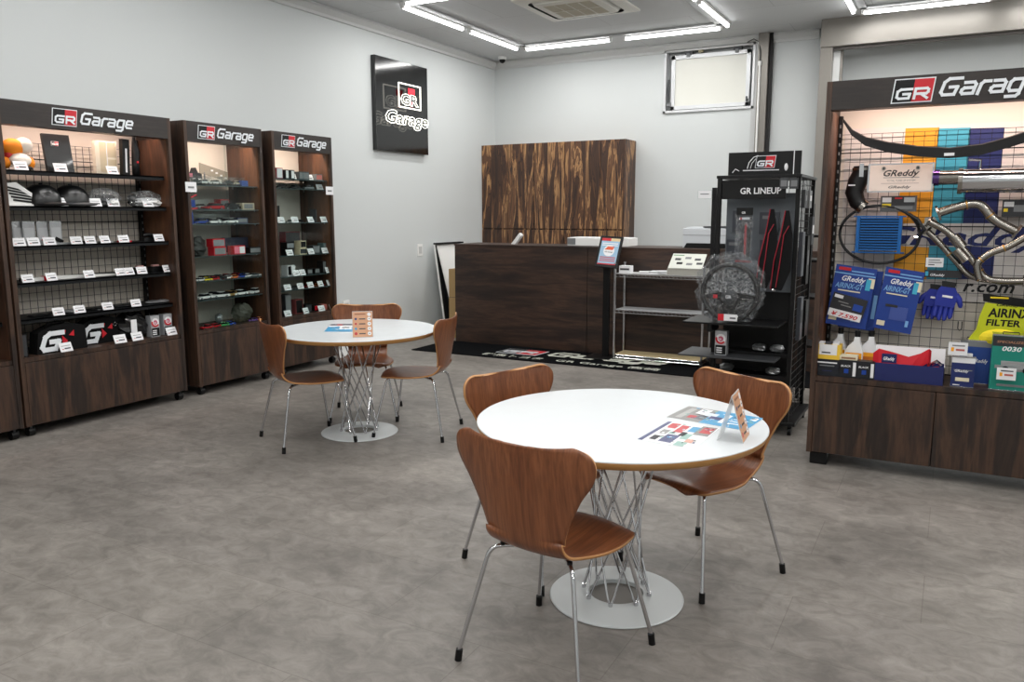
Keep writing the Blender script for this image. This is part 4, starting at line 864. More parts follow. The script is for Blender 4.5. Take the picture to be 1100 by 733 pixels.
for i,(px,w_,h,cs,l) in enumerate(((308,.1,.1,[CARD,BK,CARD],'white box with black window at left'),(320,.07,.05,[BK,DGREY],'first small black box'),(328,.07,.05,[BK,GREY],'second small black box'),(336,.07,.05,[BK,GREY],'third small black box'),(344,.05,.12,[BK,GREY],'upright black pack'))):
    goods(px,LX-.14,.93,w_,h,cs,l+' on farthest cabinet fifth shelf')
for i,(px,c) in enumerate(((313,'silver'),(327,'red'),(337,'orange'),(346,'red'))): put(model_car(.08,CC[c]),'model_car',px,LX-.14,.80,f'{c} model car on farthest cabinet sixth shelf, {ORD[i]} from left','model car')
for i,(px,zz,w_,h,cs,l) in enumerate(((303,BASE,.08,.2,[DGREY,GREY],'stacked dark grey case at left'),(315,BASE,.1,.14,[M('frame_red',(130,60,60),.5),BK],'red framed black box'),(325,BASE,.09,.08,[BK,DGREY],'low black box'),(335,BASE,.1,.06,[BK,RED],'flat black box with red stripe'),(346,BASE,.16,.055,[PINK,PINK],'salmon coloured flat box'))):
    goods(px,LX-.15,zz,w_,h,cs,l+' on farthest cabinet bottom')
# things in the cut-off cabinet
goods(6,LX-.1,BASE,.1,.16,[BK,DGREY],'dark box on bottom of the cut-off cabinet at the frame edge')
# ================================================================== RIGHT UNIT GOODS
GY = 5.08+.42-.045-.01      # front of the wire grid
def hang(mb, name, label, cat, loc, smooth=False, bevel=0, rz=0, group=None):
    return tag(mb.build(name, smooth=smooth, bevel=bevel, loc=loc, rz=rz), label, cat, group)
# poster on the back panel
f = MB(); y = 5.08+.42-.014
X = lambda px, py: aty(px, py, y)
def quad(pts, m, dy): 
    vs = [Vector((X(*p).x, y-dy, X(*p).z)) for p in pts]; vs += [v+Vector((0,.001,0)) for v in vs]; n = len(pts)
    f.add([tuple(v) for v in vs], [tuple(range(n)), tuple(range(2*n-1,n-1,-1))]+[(i,n+i,n+(i+1)%n,(i+1)%n) for i in range(n)], m)
quad([(908,139),(1140,128),(1130,330),(902,318)], M('banner_white',(222,216,212),.6), .001)
NV = M('banner_navy',(30,42,104),.55); CY = M('banner_cyan',(66,164,190),.55); OR = M('banner_orange',(236,164,40),.55)
for xs, m in (((973,1009,995,958),OR),((1008,1043,1029,995),CY),((1042,1079,1066,1029),NV)):
    a,b_,c_,d_ = xs
    L0 = lambda t: (a+(d_-a)*t, b_+(c_-b_)*t)
    q = L0(.62); quad([(a,138),(b_,137),(q[1],240),(q[0],240)], m, .002)
    q2 = L0(.76); quad([(q2[0],264),(q2[1],266),(c_,300),(d_,300)], m, .002)
vs, fs, w0 = text_geo('GReddy', .02, .35, 0); p0 = X(943,264); p1 = X(1130,270); s_ = (p1.x-p0.x)/w0
f.add([(p0.x+v.x*s_, y-.0035, p0.z+.01+v.y*.155) for v in vs], fs, NV)
vs, fs, w0 = text_geo('r.com', .02, .3, 0); p2 = X(1034,313); f.add([(p2.x+v.x*.11, y-.0035, p2.z+v.y*.10) for v in vs], fs, M('banner_black',(26,26,30),.6))
tag(f.build('banner_poster'), 'white banner with orange, cyan and navy stripes behind the wire grid', 'poster')
# lip spoiler
P = [aty(*q,5.16) for q in ((906,129),(915,141),(930,150),(955,156),(985,160),(1020,162),(1055,158),(1085,150),(1110,142),(1150,128))]
f = MB(); o_ = P[0].copy(); vs=[]; n=len(P)
for i,p in enumerate(P):
    q = p-o_; h = .012+.03*min(1,i/2.5)
    vs += [(q.x,0,q.z+h*.3),(q.x,.05,q.z+h*.5),(q.x,.045,q.z-h*.7),(q.x,-.01,q.z-h)]
fs = [(a*4+k,a*4+(k+1)%4,(a+1)*4+(k+1)%4,(a+1)*4+k) for a in range(n-1) for k in range(4)]+[(3,2,1,0),tuple((n-1)*4+k for k in range(4))]
f.add(vs,fs,M('carbon_black',(14,14,15),.55,spec=.25)); q = P[5]-o_; f.box(q.x-.025,q.x+.025,-.014,-.005,q.z-.028,q.z-.012,CARD)
tag(f.build('lip_spoiler', smooth='auto', loc=tuple(o_), bevel=.002), 'long curved black car lip spoiler hung across the display unit top', 'spoiler')
# licence plate frame pack
p = aty(967,191,5.3); f = MB(); W2,H2=.175,.083
f.box(-W2,W2,0,.008,-H2,H2,CHROME); f.box(-W2+.01,W2-.01,-.003,0,-H2+.008,H2-.008,M('plate_card',(232,218,208),.5))
for x in (-.09,.09): f.cyl((x,-.006,.055),(x,0,.055),.011,STEEL,14); f.cyl((x,-.008,.055),(x,-.006,.055),.005,BK,10)
f.text('GReddy',-.09,.01,.05,-.0035,M('plate_ink',(48,44,46),.5),.02,.35,width=.19); f.box(-.09,.1,-.004,-.003,.0,.003,GREY); f.text('TOTAL TUNE UP SYSTEM',-.07,-.022,.016,-.0035,GREY,.0,0,width=.15); f.box(-.1,.1,-.004,-.003,-.034,-.03,M('plate_line',(190,176,170),.5)); f.text('GReddy',-.06,-.06,.02,-.0035,INK,.02,.3,width=.12)
hang(f,'licence_plate_frame','chrome licence plate frame pack with script card hung left of the muffler','frame',tuple(p))
# intake pipe
p = aty(921,200,5.36); f = MB(); f.X = Matrix.Scale(1.3,4)
f.tube([(.02,0,.09),(.02,0,.06),(-.0,0,.02),(-.012,0,-.03),(.005,0,-.075),(.035,0,-.10)],[.042,.044,.043,.04,.036,.03],M('rubber_hose',(22,22,24),.4),16); f.tube([(.02,0,.082),(.02,0,.07)],.047,STEEL,16); f.tube([(.02,0,-.088),(.035,0,-.1)],.036,STEEL,14); f.box(.01,.028,-.055,-.045,.04,.1,CHROME); f.box(-.035,-.005,-.043,-.04,.0,.006,CARD)
hang(f,'intake_pipe','black rubber intake pipe with chrome clamps at left of the plate frame','pipe',tuple(p),smooth='auto')
# muffler
p0 = aty(1030,194,5.3); f = MB(); 
def cy(px0, px1, y0, y1, m, n=28): 
    a = aty(px0,(y0+y1)/2,5.33); r = abs(aty(px0,y0,5.33).z-aty(px0,y1,5.33).z)/2
    b = aty(px1,(y0+y1)/2-(px1-px0)*.00,5.33); b.z = a.z
    f.cyl(tuple(a-p0),tuple(b-p0),r,m,n)
cy(1031,1130,181,208,CHROME); cy(1029,1034,180,209,STEEL); cy(1003,1031,183,199,STEEL); BT = M('burnt_titanium',(112,84,150),.2,1); cy(1002,1009,182,200,BT)
a = aty(1053,181,5.33)-p0; f.tube([tuple(a),tuple(a+Vector((0,0,.045))),tuple(a+Vector((-.06,0,.05)))],.008,CHROME,8)
hang(f,'muffler','large polished steel muffler with burnt blue tip, upper right of unit','muffler',tuple(p0),smooth='auto')
# exhaust pipes
def pipe(pts, r, name, label, flange=True, Y_=5.34):
    P = [aty(*q[:2],Y_-(q[2] if len(q)>2 else 0)) for q in pts]; o = P[0].copy()
    Q = [cr([tuple(v-o) for v in P], i/(8*(len(P)-1))) for i in range(8*(len(P)-1)+1)]
    f = MB(); f.tube(Q, r, STEEL, 14)
    for k in (len(Q)//3, 2*len(Q)//3):
        a, b_ = Vector(Q[k]), Vector(Q[k+1]); d = (b_-a).normalized(); f.cyl(a-d*.004,a+d*.004,r*1.1,M('weld_gold',(180,140,80),.35,1),14)
    if flange:
        for k in (0,-1):
            a = Vector(Q[k]); b_ = Vector(Q[1 if k==0 else -2]); d = (a-b_).normalized(); f.cyl(a-d*.006,a+d*.006,r*1.75,STEEL,6); 
    tag(f.build(name, smooth='auto', loc=tuple(o)), label, 'exhaust pipe')
pipe([(1008,229),(1030,222),(1052,220),(1068,236),(1092,249)],.026,'exhaust_pipe','curved steel exhaust front pipe just under the muffler')
pipe([(998,238),(1016,248),(1030,262),(1048,284),(1062,300),(1100,302)],.020,'exhaust_header','upper pipe of the flanged steel exhaust manifold',True)
pipe([(996,248),(1010,262),(1026,280),(1042,296),(1070,302),(1110,303)],.018,'exhaust_header','lower pipe of the flanged steel exhaust manifold',True,5.38)
pipe([(1052,300),(1050,284),(1064,272),(1085,264),(1120,244)],.020,'exhaust_header','steel exhaust pipe bending up to the right frame edge',False,5.3)
f = MB(); a = aty(1001,244,5.385); f.prism([(-.035,-.05),(.02,-.07),(.045,.02),(.02,.06),(-.03,.055)],-.005,.005,STEEL)
hang(f,'exhaust_flange','flat steel manifold flange plate beside the oil cooler','flange',(a.x-.01,a.y-.0,a.z))
for (a_,b_,l) in (((1024,254),(1034,266),'upper'),((1027,268),(1038,280),'lower')):
    A = aty(*a_,5.325); B = aty(*b_,5.325); f = MB(); f.cyl((0,0,0),tuple(B-A),.030,STEEL,18)
    hang(f,'pipe_joint',f'{l} corrugated steel joint collar on the exhaust manifold','joint',tuple(A),smooth='auto')
# oil cooler + hose
a = aty(944,252,5.38); f = MB(); f.X = Matrix.Scale(1.16,4); BL = M('anodised_blue',(50,110,180),.3,.8)
for k in range(13): f.box(-.1,.1,-.02,.02,-.082+.0135*k,-.075+.0135*k,BL)
for s in (-1,1): f.box(s*.1-.008,s*.1+.008,-.025,.025,-.095,.095,BL)
f.box(-.125,.125,-.02,.02,.09,.096,BL); f.box(-.125,.125,-.02,.02,-.096,-.09,BL); f.box(-.1,.1,.0,.004,-.08,.08,BK)
hang(f,'oil_cooler','blue finned oil cooler core hung inside a black hose loop','oil cooler',tuple(a))
f = MB(); o = aty(945,255,5.42); 
pts = [aty(945+43*math.cos(t),252+31*math.sin(t),5.425-(.05 if math.sin(t)<-.3 else .0))-o for t in [math.radians(-100+10*i) for i in range(38)] ]
f.tube([tuple(v) for v in pts],.0085,M('braided_hose',(28,28,30),.5),8)
f.tube([tuple(aty(976,230,5.37)-o),tuple(aty(986,236,5.35)-o),tuple(aty(993,247,5.35)-o),tuple(aty(986,255,5.37)-o)],.010,M('braided_hose'),8); f.tube([tuple(aty(986,255,5.37)-o),tuple(aty(982,255,5.37)-o)],.012,CHROME,8)
hang(f,'oil_hose','black braided oil hose looped around the blue cooler','hose',tuple(o),smooth='auto')
def pack(px,py,Y_,w_,h,cells,name,label,cat='pack',rot=0,d=.02,base=NAVY):
    if w_ > 1: w_ = aty(px+w_/2,py,Y_).x-aty(px-w_/2,py,Y_).x; h = aty(px,py-h/2,Y_).z-aty(px,py+h/2,Y_).z
    p = aty(px,py,Y_); f = MB(); f.X = Matrix.Rotation(math.radians(rot),4,'Y'); f.box(-w_/2,w_/2,0,d,-h/2,h/2,base)
    for i,c in enumerate(cells):
        if c[0]=='t': _,s,x,z,sz,m,wd = c; f.text(s,x*w_,z*h,sz,-.0015-.0002*i,m,.02,.25,width=wd*w_)
        else: x0_,x1_,z0,z1,m = c; f.box(x0_*w_,x1_*w_,-.001-.0002*i,-.0002,z0*h,z1*h,m)
    return hang(f,name,label,cat,tuple(p),bevel=0)
DRK = M('pack_dark',(40,40,44),.4); CREAM=M('cream_print',(224,214,186),.5)
pack(965,219,5.37,39,17,[(-.45,-.2,.1,.4,CARD),(-.2,.45,-.1,.45,DRK),(-.1,.1,.3,.4,RED),(.15,.45,.1,.4,SILV),(-.45,-.2,-.2,0,YEL),(-.1,.4,-.35,-.15,GREY)],'parts_blister_pack','dark blister pack hung just above the blue oil cooler',base=M('pack_mid',(82,82,84),.4))
pack(1092,224,5.40,31,18,[(-.45,-.1,.1,.4,CARD),(-.45,-.3,-.2,0,YEL),(-.1,.4,-.2,.2,GREY)],'parts_blister_pack','dark blister pack at right frame edge below the muffler',base=DRK)
pk = [(-.5,.5,.36,.38,M('pack_light',(120,170,220),.4)),(-.42,-.12,.42,.47,RED),(-.1,.45,.41,.43,M('pack_light')),(.34,.5,.18,.34,CREAM),(.3,.42,.14,.32,CYAN),('t','GReddy',-.3,.25,.045,CARD,.58),('t','AIRINX-GT',-.44,.13,.045,M('pack_light'),.7),(-.35,.2,.08,.1,CREAM)]
o=pack(914,319,5.30,44,65,pk+[(-.45,-.25,-.42,-.34,CREAM),(.1,.3,-.4,-.25,M('pack_light'))],'air_filter_box','blue air filter box with price strip, left of two hung side by side',rot=7,base=M('filter_blue',(24,58,138),.4))
pack(924,322,5.37,40,64,[(.35,.45,-.3,.1,M('pack_light'))],'air_filter_box','blue air filter box hung mostly hidden behind the price tagged one',rot=5,base=M('filter_blue'))
pack(965,323,5.33,42,67,pk+[(-.15,.3,-.32,-.1,M('fdark',(60,80,150),.4)),(-.3,.02,-.12,-.08,DRK),(-.43,-.22,-.44,-.36,CREAM),(.3,.38,-.4,-.3,M('pack_light'))],'air_filter_box','blue air filter box with filter drawing, right of two hung side by side',rot=8,base=M('filter_blue'))
pack(911,328,5.285,38,20,[(-.45,-.2,.25,.42,CARD),(.15,.42,-.2,.15,BLUE),(-.2,.1,-.1,-.05,LG),(-.3,.0,.05,.1,LG)],'promo_card','dark promotional card clipped on the left filter box','card',rot=14,d=.004,base=DRK)
pack(907,338.5,5.28,36,8,[('t','¥ 7,590',-.4,-.33,.034,RED,.8)],'price_strip','white price strip with red numerals on the left filter box','price strip',rot=12,d=.003,base=CARD)
pack(1004,282,5.38,19,10,[(-.35,.3,.2,.3,GREY),(-.35,.4,-.05,.05,GREY),(-.35,0,-.3,-.2,INK)],'price_tag','pale printed tag on the grid under the manifold flange','tag',d=.003,base=CARD)
pack(1013,294.5,5.39,40,8,[('t','GReddy',-.35,-.3,.02,CARD,.4),(-.48,-.4,-.3,.3,CYAN)],'glove_header_card','black header card above the blue work gloves','card',d=.004,base=DRK)
# gloves
def glove(m, flip=1, sc=1):
    f = MB(); f.X = Matrix.Scale(sc,4) @ Matrix.Rotation(.12,4,'Y')
    f.prism([(-.034,-.03),(.034,-.03),(.038,.0),(.034,.03),(.024,.046),(-.024,.046),(-.034,.03),(-.037,0)],-.013,.013,m)
    f.prism([(-.022,.044),(.022,.044),(.026,.066),(-.026,.066)],-.012,.012,BKM)
    for k,(x,l) in enumerate(((-.0265,.040),(-.009,.052),(.0085,.050),(.0255,.040))): f.tube([(x,0,-.015),(x*1.03,-.003,-.03-l*.5),(x*1.05,-.010,-.03-l*.9),(x*1.03,-.014,-.034-l)],[.0098,.0096,.0086,.005],m,10)
    f.tube([(.03*flip,0,.02),(.045*flip,-.006,.005),(.054*flip,-.010,-.018),(.055*flip,-.012,-.026)],[.012,.011,.009,.005],m,10); f.box(-.014,.022,-.0145,-.013,.006,.014,CARD); return f
GB = M('glove_blue',(22,40,140),.6,bump=.6,bscale=150)
p = aty(1016,321,5.33); hang(glove(GB,1,1.5),'work_glove','blue work glove with white mark hung in front of its pair','glove',tuple(p),smooth='auto'); p = aty(1003,322,5.39); hang(glove(GB,-1,1.35),'work_glove','blue work glove half hidden behind its pair','glove',tuple(p),smooth='auto')
p = aty(1004,325,5.4); f = crumple(.06,.02,.13,FILM,50); hang(f,'film_bag','clear crinkled film bag around the blue gloves','bag',(p.x,p.y,p.z-.06))
# shelf goods; z = BASE
SC = {}
def shelf_item(mb,name,px,Y_,label,cat,z=BASE,rz=0,smooth=False,bevel=.001):
    p = aty(px,400,Y_); return tag(mb.build(name,smooth=smooth,bevel=bevel,loc=(p.x,Y_,z+.0006),rz=rz),label,cat)
def cbox(w_,d,h,base,cells):
    f = MB(); f.box(-w_/2,w_/2,-d/2,d/2,0,h,base)
    for i,c in enumerate(cells):
        if c[0]=='t': _,s,x,z,sz,m,wd = c; f.text(s,x*w_,z*h,sz,-d/2-.0012-.0002*i,m,.02,.2,width=wd*w_)
        else: f.box(c[0]*w_,c[1]*w_,-d/2-.0005-.0002*i,-d/2,c[2]*h,c[3]*h,c[4])
    return f
shelf_item(cbox(.14,.09,.10,M('coolant_black',(22,26,34),.4),[(-.4,.4,.78,.86,CARD),(-.3,.3,.6,.66,GREY),(-.2,.2,.3,.33,NAVY)]),'parts_box',889,5.17,'black lettered box under the yellow box at left of shelf','box')
f = cbox(.145,.08,.09,M('box_yellow',(232,190,60),.5),[(-.35,.35,.3,1.0,CARD),(-.25,.1,.4,.5,INK)])
for k in range(3): f.box(-.06+.042*k,-.025+.042*k,-.035,.035,.09,.10,(CARD,INK,CARD)[k])
shelf_item(f,'parts_box',889,5.17,'yellow box with white label stacked at left end of shelf','box',z=BASE+.1015)
for px,l in ((911,'left'),(930,'right')):
    shelf_item(cbox(.1,.07,.105,M('plug_black',(24,26,32),.4),[('t','BLACK',-.38,.62,.016,CARD,.55),(.28,.45,.1,.9,CARD),(-.2,.05,.25,.5,BLUE)]),'small_parts_box',px,5.16,f'{l} small black box before the white bottles','box')
f = cbox(.1,.06,.028,CREAM,[(-.4,.4,.2,.6,M('box_brown',(150,110,80),.5))]); shelf_item(f,'small_parts_box',911,5.16,'small cream box on top of the left small black box','box',z=BASE+.1065)
def bottle(cap_, lab):
    f = MB(); f.X = Matrix.Scale(1.2,4); WB = M('bottle_white',(232,234,236),.35); f.prism([(-.04,0),(.04,0),(.042,.01),(.042,.125),(.03,.16),(.026,.175),(.024,.195),(-.0,.195),(-.002,.175),(-.03,.145),(-.042,.125),(-.042,.01)],-.025,.025,WB)
    f.cyl((.012,0,.195),(.012,0,.225),.0135,BK,14); f.box(-.038,.038,-.0262,-.025,.06,.115,ORANGE if lab else BLUE); f.box(-.03,.03,-.027,-.0262,.075,.095,M('label_deep',(200,110,30),.5)); f.box(-.038,.038,-.0262,-.025,.015,.055,NAVY); return f
for px,Y_,l in ((898,5.34,'white fluid bottle behind the yellow box, leftmost of three'),(916,5.25,'white fluid bottle with orange label, middle of three'),(931,5.3,'white fluid bottle with orange and navy label, rightmost of three')): shelf_item(bottle(BK,1),'fluid_bottle',px,Y_,l,'bottle',bevel=.003)
# navy box with red tow strap
bx = thing('display_box','open navy box with raised white lid on the shelf','box',(aty(975,400,5.2).x,5.2,BASE+.0006))
MB().box(-.19,.19,-.07,-.066,0,.105,NAVY).box(-.19,-.186,-.07,.07,0,.105,CARD).box(.186,.19,-.07,.07,0,.105,CARD).box(-.19,.19,.066,.07,0,.105,NAVY).box(-.186,.186,-.066,.066,0,.004,CARD).build('tray', bx)
f = MB(); f.X = Matrix.Translation((0,.075,.1)) @ Matrix.Rotation(math.radians(-14),4,'X'); f.box(-.188,.188,0,.004,0,.09,CARD); f.build('lid', bx)
f = MB(); RS = M('red_strap',(206,20,40),.6); 
def ribbon(pts, w_, m, th=.003):
    vs=[]; n=len(pts)
    for x,y_,z,tw in pts:
        for s in (-1,1):
            for q in (0,1): vs.append((x, y_+s*w_/2*math.sin(tw)+q*th, z+s*w_/2*math.cos(tw)))
    fs=[]
    for i in range(n-1):
        a=4*i; b_=4*(i+1); fs += [(a,a+2,b_+2,b_),(a+1,b_+1,b_+3,a+3),(a,b_,b_+1,a+1),(a+2,a+3,b_+3,b_+2)]
    fs += [(0,1,3,2),(4*n-4,4*n-2,4*n-1,4*n-3)]; f.add(vs,fs,m)
ribbon([(-.15,-.02,.02,0),(-.155,-.035,.05,0),(-.13,-.05,.07,.1),(-.07,-.05,.06,.25),(-.0,-.04,.045,.3),(.05,-.03,.06,.1),(.085,-.02,.08,0),(.095,.0,.07,0),(.08,.02,.05,0)],.055,RS)
ribbon([(-.1,-.03,.02,1.2),(.0,-.03,.022,1.3),(.13,-.03,.03,1.2)],.05,RS); f.box(-.115,-.05,-.056,-.052,.045,.08,NAVY); f.text('GReddy',-.108,.055,.018,-.057,CARD,.03,.2,width=.05)
f.tube([(.1,-.03,.05),(.12,-.045,.065),(.14,-.03,.05)],.006,CHROME,6)
for i,v in enumerate(f.v): f.v[i] = (v[0]*1.22,v[1],v[2]*1.5+.035)
tag(f.build('tow_strap', loc=(bx.location.x,5.2,BASE+.005)), 'red tow strap with navy patch coiled in the open navy box', 'strap')
# tins
def tin(w_,d,h,base,cells,top=W_):
    f = cbox(w_,d,h,base,cells); f.box(-w_/2-.002,w_/2+.002,-d/2-.002,d/2+.002,h-.004,h+.004,CHROME); f.box(-w_/2-.002,w_/2+.002,-d/2-.002,d/2+.002,0,.005,CHROME)
    f.cyl((w_*.25,0,h+.004),(w_*.25,0,h+.016),.014,top,14); f.tube([(-w_*.3,0,h+.004),(-w_*.3,0,h+.012),(w_*.02,0,h+.012),(w_*.02,0,h+.004)],.003,BK,6); return f
TN = M('tin_navy',(26,40,96),.35)
shelf_item(tin(.115,.07,.175,TN,[(-.5,.5,.8,.97,CARD),(-.4,.4,.55,.58,GREY),('t','GReddy',-.35,.5,.02,CARD,.6),(-.3,.3,.2,.32,CREAM),(-.4,-.1,.06,.09,CARD)]),'oil_can',1034,5.17,'small navy oil can before a larger one on the shelf','oil can')
shelf_item(tin(.16,.09,.25,M('tin_blue2',(30,66,140),.35),[(-.5,.5,.86,.98,GREY),('t','GReddy',-.1,.5,.03,CARD,.5)]),'oil_can',1046,5.33,'larger blue oil can behind the small navy one','oil can')
pack(1029,375,5.115,21,14,[(-.3,.35,.2,.3,GREY),(-.35,-.2,-.2,.1,ORANGE),(-.1,.35,-.15,0,M('tagred',(180,90,80),.6))],'price_tag','white price card before the small navy oil can','price card',d=.003,base=CARD)
f = tin(.24,.1,.31,TEAL,[(-.5,.5,.8,.98,DRK),('t','SPECIALIZED OIL',-.42,.86,.018,M('copper_print',(170,120,90),.4),.8),('t','0030',-.3,.72,.036,CARD,.38),(-.42,.4,.4,.46,SILV),(-.3,.25,.46,.54,SILV),(-.36,.4,.36,.4,GREY),(-.35,.3,.08,.12,GREY)])
for x in (-.05,.05): f.cyl((x,-.054,.12),(x,-.0515,.12),.018,BK,14)
shelf_item(f,'oil_can',1090,5.2,'large teal oil can with silver car picture at right','oil can')
pack(1081,402,5.11,21,13,[(-.3,.35,.2,.3,INK),(-.35,-.2,-.2,.1,ORANGE),(-.1,.35,-.15,0,M('tagred'))],'price_tag','white price card before the teal oil can','price card',d=.003,base=CARD)
# yellow filter bag
p = aty(1081,347,5.33); f = MB(); f.X = Matrix.Scale(1.12,4); f.prism([(-.12,.03),(-.13,-.04),(-.16,-.09),(-.15,-.12),(.0,-.13),(.16,-.10),(.17,.02),(.1,.08),(-.1,.10)],-.02,.02,LIME); f.prism([(-.11,.105),(.16,.07),(.16,.115),(-.115,.145)],-.006,.006,BK); f.ell((-.02,-.01,-.08),(.1,.045,.05),M('foam_yellow',(236,216,40),.7,bump=1,bscale=90))
f.text('AIRINX',-.085,.03,.062,-.0215,BK,.03,.1,width=.19); f.text('FILTER',-.09,-.015,.045,-.0215,BK,.03,.1,width=.15); f.text('GReddy',-.05,.085,.02,-.0215,BK,.02,.3,width=.1); f.box(-.08,-.0,-.008,-.006,.122,.13,YEL)
hang(f,'filter_bag','bright yellow air filter bag with black lettering hung above the teal can','bag',tuple(p),bevel=.004)
f = MB(); p = aty(1031,351,5.42); f.tube([(-.01,0,.03),(-.01,-.02,-.01),(.0,-.03,-.02),(.01,-.02,-.01),(.01,0,.03)],.003,BK,6); hang(f,'wire_hook','empty black wire hook on the grid above the oil cans','hook',tuple(p))
# ================================================================== MESH RACK
R0 = Vector((-1.44,5.66,0)); rk = thing('mesh_rack','tall black mesh display rack on castors between table and display unit','rack',R0); RWd, RD, RH = .52,.62,1.76
MB().box(-.08,RWd+.06,-.02,RD+.02,.075,.10,BK).build('base', rk, bevel=.004)
for x in (-.04,RWd+.02):
    for y in (.03,RD-.03):
        f=MB(); f.cyl((x-.012,y,.03),(x+.012,y,.03),.0295,BK,18); f.box(x-.014,x+.014,y-.012,y+.012,.05,.075,DGREY); f.build('castor', rk, smooth='auto')
for x in (0,RWd):
    for y in (0,RD): MB().box(x-.014,x+.014,y-.014,y+.014,.10,RH,BK).build('post', rk, bevel=.002)
MB().box(-.02,RWd+.02,-.02,RD+.02,RH,RH+.02,BK).build('top_panel', rk, bevel=.002)
f = MB()
for i in range(11): y = RD*(i+.5)/11; f.cyl((RWd,y,.1),(RWd,y,RH),.0022,GRID,5)
for i in range(34): z = .12+i*.05; f.cyl((RWd,0,z),(RWd,RD,z),.0022,GRID,5)
f.build('side_mesh', rk)
f = MB()
for i in range(11): x = RWd*(i+.5)/11; f.cyl((x,RD,.1),(x,RD,RH),.002,GRID,5)
for i in range(34): z = .12+i*.05; f.cyl((0,RD,z),(RWd,RD,z),.002,GRID,5)
f.build('back_mesh', rk)
PERF = M('perforated_grey',(112,118,124),.3,.3,bump=1,bscale=300)
f = MB(); f.box(.014,RWd-.014,.16,.165,.98,RH-.1,PERF); f.build('perforated_panel', rk)
MB().box(.02,RWd-.02,.17,.176,.10,.98,BKM).build('lower_back', rk)
MB().box(.014,RWd-.08,.0,.006,1.62,RH-.012,BK).build('header_board', rk)
f = MB(); f.text('GR LINEUP',.14,1.655,.058,-.001,CARD,.02,0,width=.27); f.build('lettering', rk)
for z in (.40,.56):
    MB().box(.015,RWd-.015,.0,.17,z,z+.008,BK).box(.015,RWd-.015,-.004,.0,z-.012,z+.012,GRID).build('wire_tray', rk)
MB().box(-.17,RWd-.05,-.22,.15,.775,.787,BK).box(-.0,.03,-.2,0,.72,.775,BK).build('shelf', rk, bevel=.002)
MB().box(-.20,RWd-.06,-.20,.15,.54,.552,DGREY).build('shelf', rk, bevel=.002)
MB().box(-.012,.014,-.03,-.014,.1,.79,BK).build('front_post', rk)
MB().box(-.05,-.02,-.01,.02,.98,RH-.06,BK).build('hook_rail', rk)
# top board
t = thing('header_sign','black header sign with badge on top of the mesh rack','sign',(R0.x+.04,R0.y+.05,RH+.0205))
MB().box(0,.48,0,.012,0,.155,BK).box(.43,.436,-.0006,0,0,.155,CARD).build('board', t, bevel=.002)
f = MB(); f.emblem(.185,.05,.075,-.001,word=False); f.tube([(.13,-.002,.045),(.14,-.002,.085),(.17,-.002,.12),(.2,-.002,.13)],.003,CARD,5); f.tube([(.15,-.002,.045),(.16,-.002,.08),(.185,-.002,.11)],.002,CARD,5)
f.box(.1,.34,-.002,-.001,.03,.036,CARD); f.tube([(.03,-.002,.02),(.05,-.002,.045),(.075,-.002,.03)],.003,CARD,5); f.ell((.385,-.002,.05),(.012,.003,.025),CARD); f.build('badge', t)
def rp(px,py,Y_): return aty(px,py,Y_)
p = rp(757,209,5.6); hang(MB().box(-.05,.05,0,.003,-.03,.03,ACR).box(-.045,.045,-.001,0,-.026,.026,CARD).box(-.03,.03,-.002,-.001,.0,.006,GREY),'price_tag','clear tag holder sticking out left of the rack header','price card',tuple(p))
for px,l in ((842,'left'),(853,'right')):
    p = rp(px,197,5.58); hang(MB().box(-.027,.027,0,.004,-.035,.035,DGREY).box(-.02,.02,-.001,0,-.02,.02,GREY),'tag_holder',f'{l} of two dark tag holders at right of rack lettering','tag holder',tuple(p),bevel=.002)
# bagged strap pack
p = rp(799,252,5.62); f = MB(); f.box(-.055,.055,0,.004,.13,.18,BK); f.box(-.05,.05,0,.003,.085,.13,DGREY); f.box(-.035,.035,-.001,0,.1,.115,CARD); f.box(-.03,-.015,-.002,-.001,.1,.115,RED)
f.box(-.025,.0,-.006,.01,-.17,.08,DGREY); f.box(.005,.018,-.006,.01,-.16,.07,RED); f.box(.022,.045,-.004,.01,-.16,.05,BK); f.box(-.05,.06,-.012,.012,-.19,-.175,RED); f.box(-.055,.06,-.014,-.013,-.2,.12,clear('pack_film',(240,242,244),film=.1)); f.text('GR',-.02,.14,.02,-.001,CARD,.02)
hang(f,'strap_pack','bagged black and red seat belt pack hung above the steering wheel','pack',tuple(p))
CRK = clear('crinkled_silver_film', (200,202,204), film=.3, rough=.15)
# steering wheel in bag
p = rp(784,314,5.52); sw = thing('steering_wheel','black steering wheel in crinkled clear bag on the rack shelf','steering wheel',tuple(p)); p.z
RWH=.185
f = MB(); f.tube([(RWH*math.cos(a), .0, max(-.175,RWH*math.sin(a))) for a in [2*PI*i/64 for i in range(64)]], .017, M('wheel_leather',(20,20,21),.45), 12, closed=True); f.build('rim', sw, smooth='auto')
f = MB(); f.prism([(-.17,-.02),(-.05,.0),(.05,.0),(.17,-.02),(.17,-.04),(.06,-.06),(.03,-.17),(-.03,-.17),(-.06,-.06),(-.17,-.04)],-.01,.012,BK); f.ell((0,-.015,-.03),(.06,.02,.05),DGREY); f.box(-.11,-.08,-.014,-.01,-.045,-.02,RED); f.text('GR',-.02,-.04,.03,-.037,CARD,.02); f.build('hub', sw, bevel=.003)
FILM2 = clear('thin_clear_film', (240,242,244), film=.07, rough=.1)
f = crumple(.22,.05,.44,FILM2,61,30,20); 
for i,v in enumerate(f.v): f.v[i] = (v[0],v[1],v[2]-.195)
f.build('clear_bag', sw); MB().box(-.06,-.02,-.058,-.055,-.19,-.145,RED).box(-.02,.07,-.058,-.055,-.19,-.145,CARD).box(.02,.06,-.059,-.058,-.175,-.165,INK).build('price_label', sw)
f = crumple(.2,.05,.2,SILV,62,24,12)
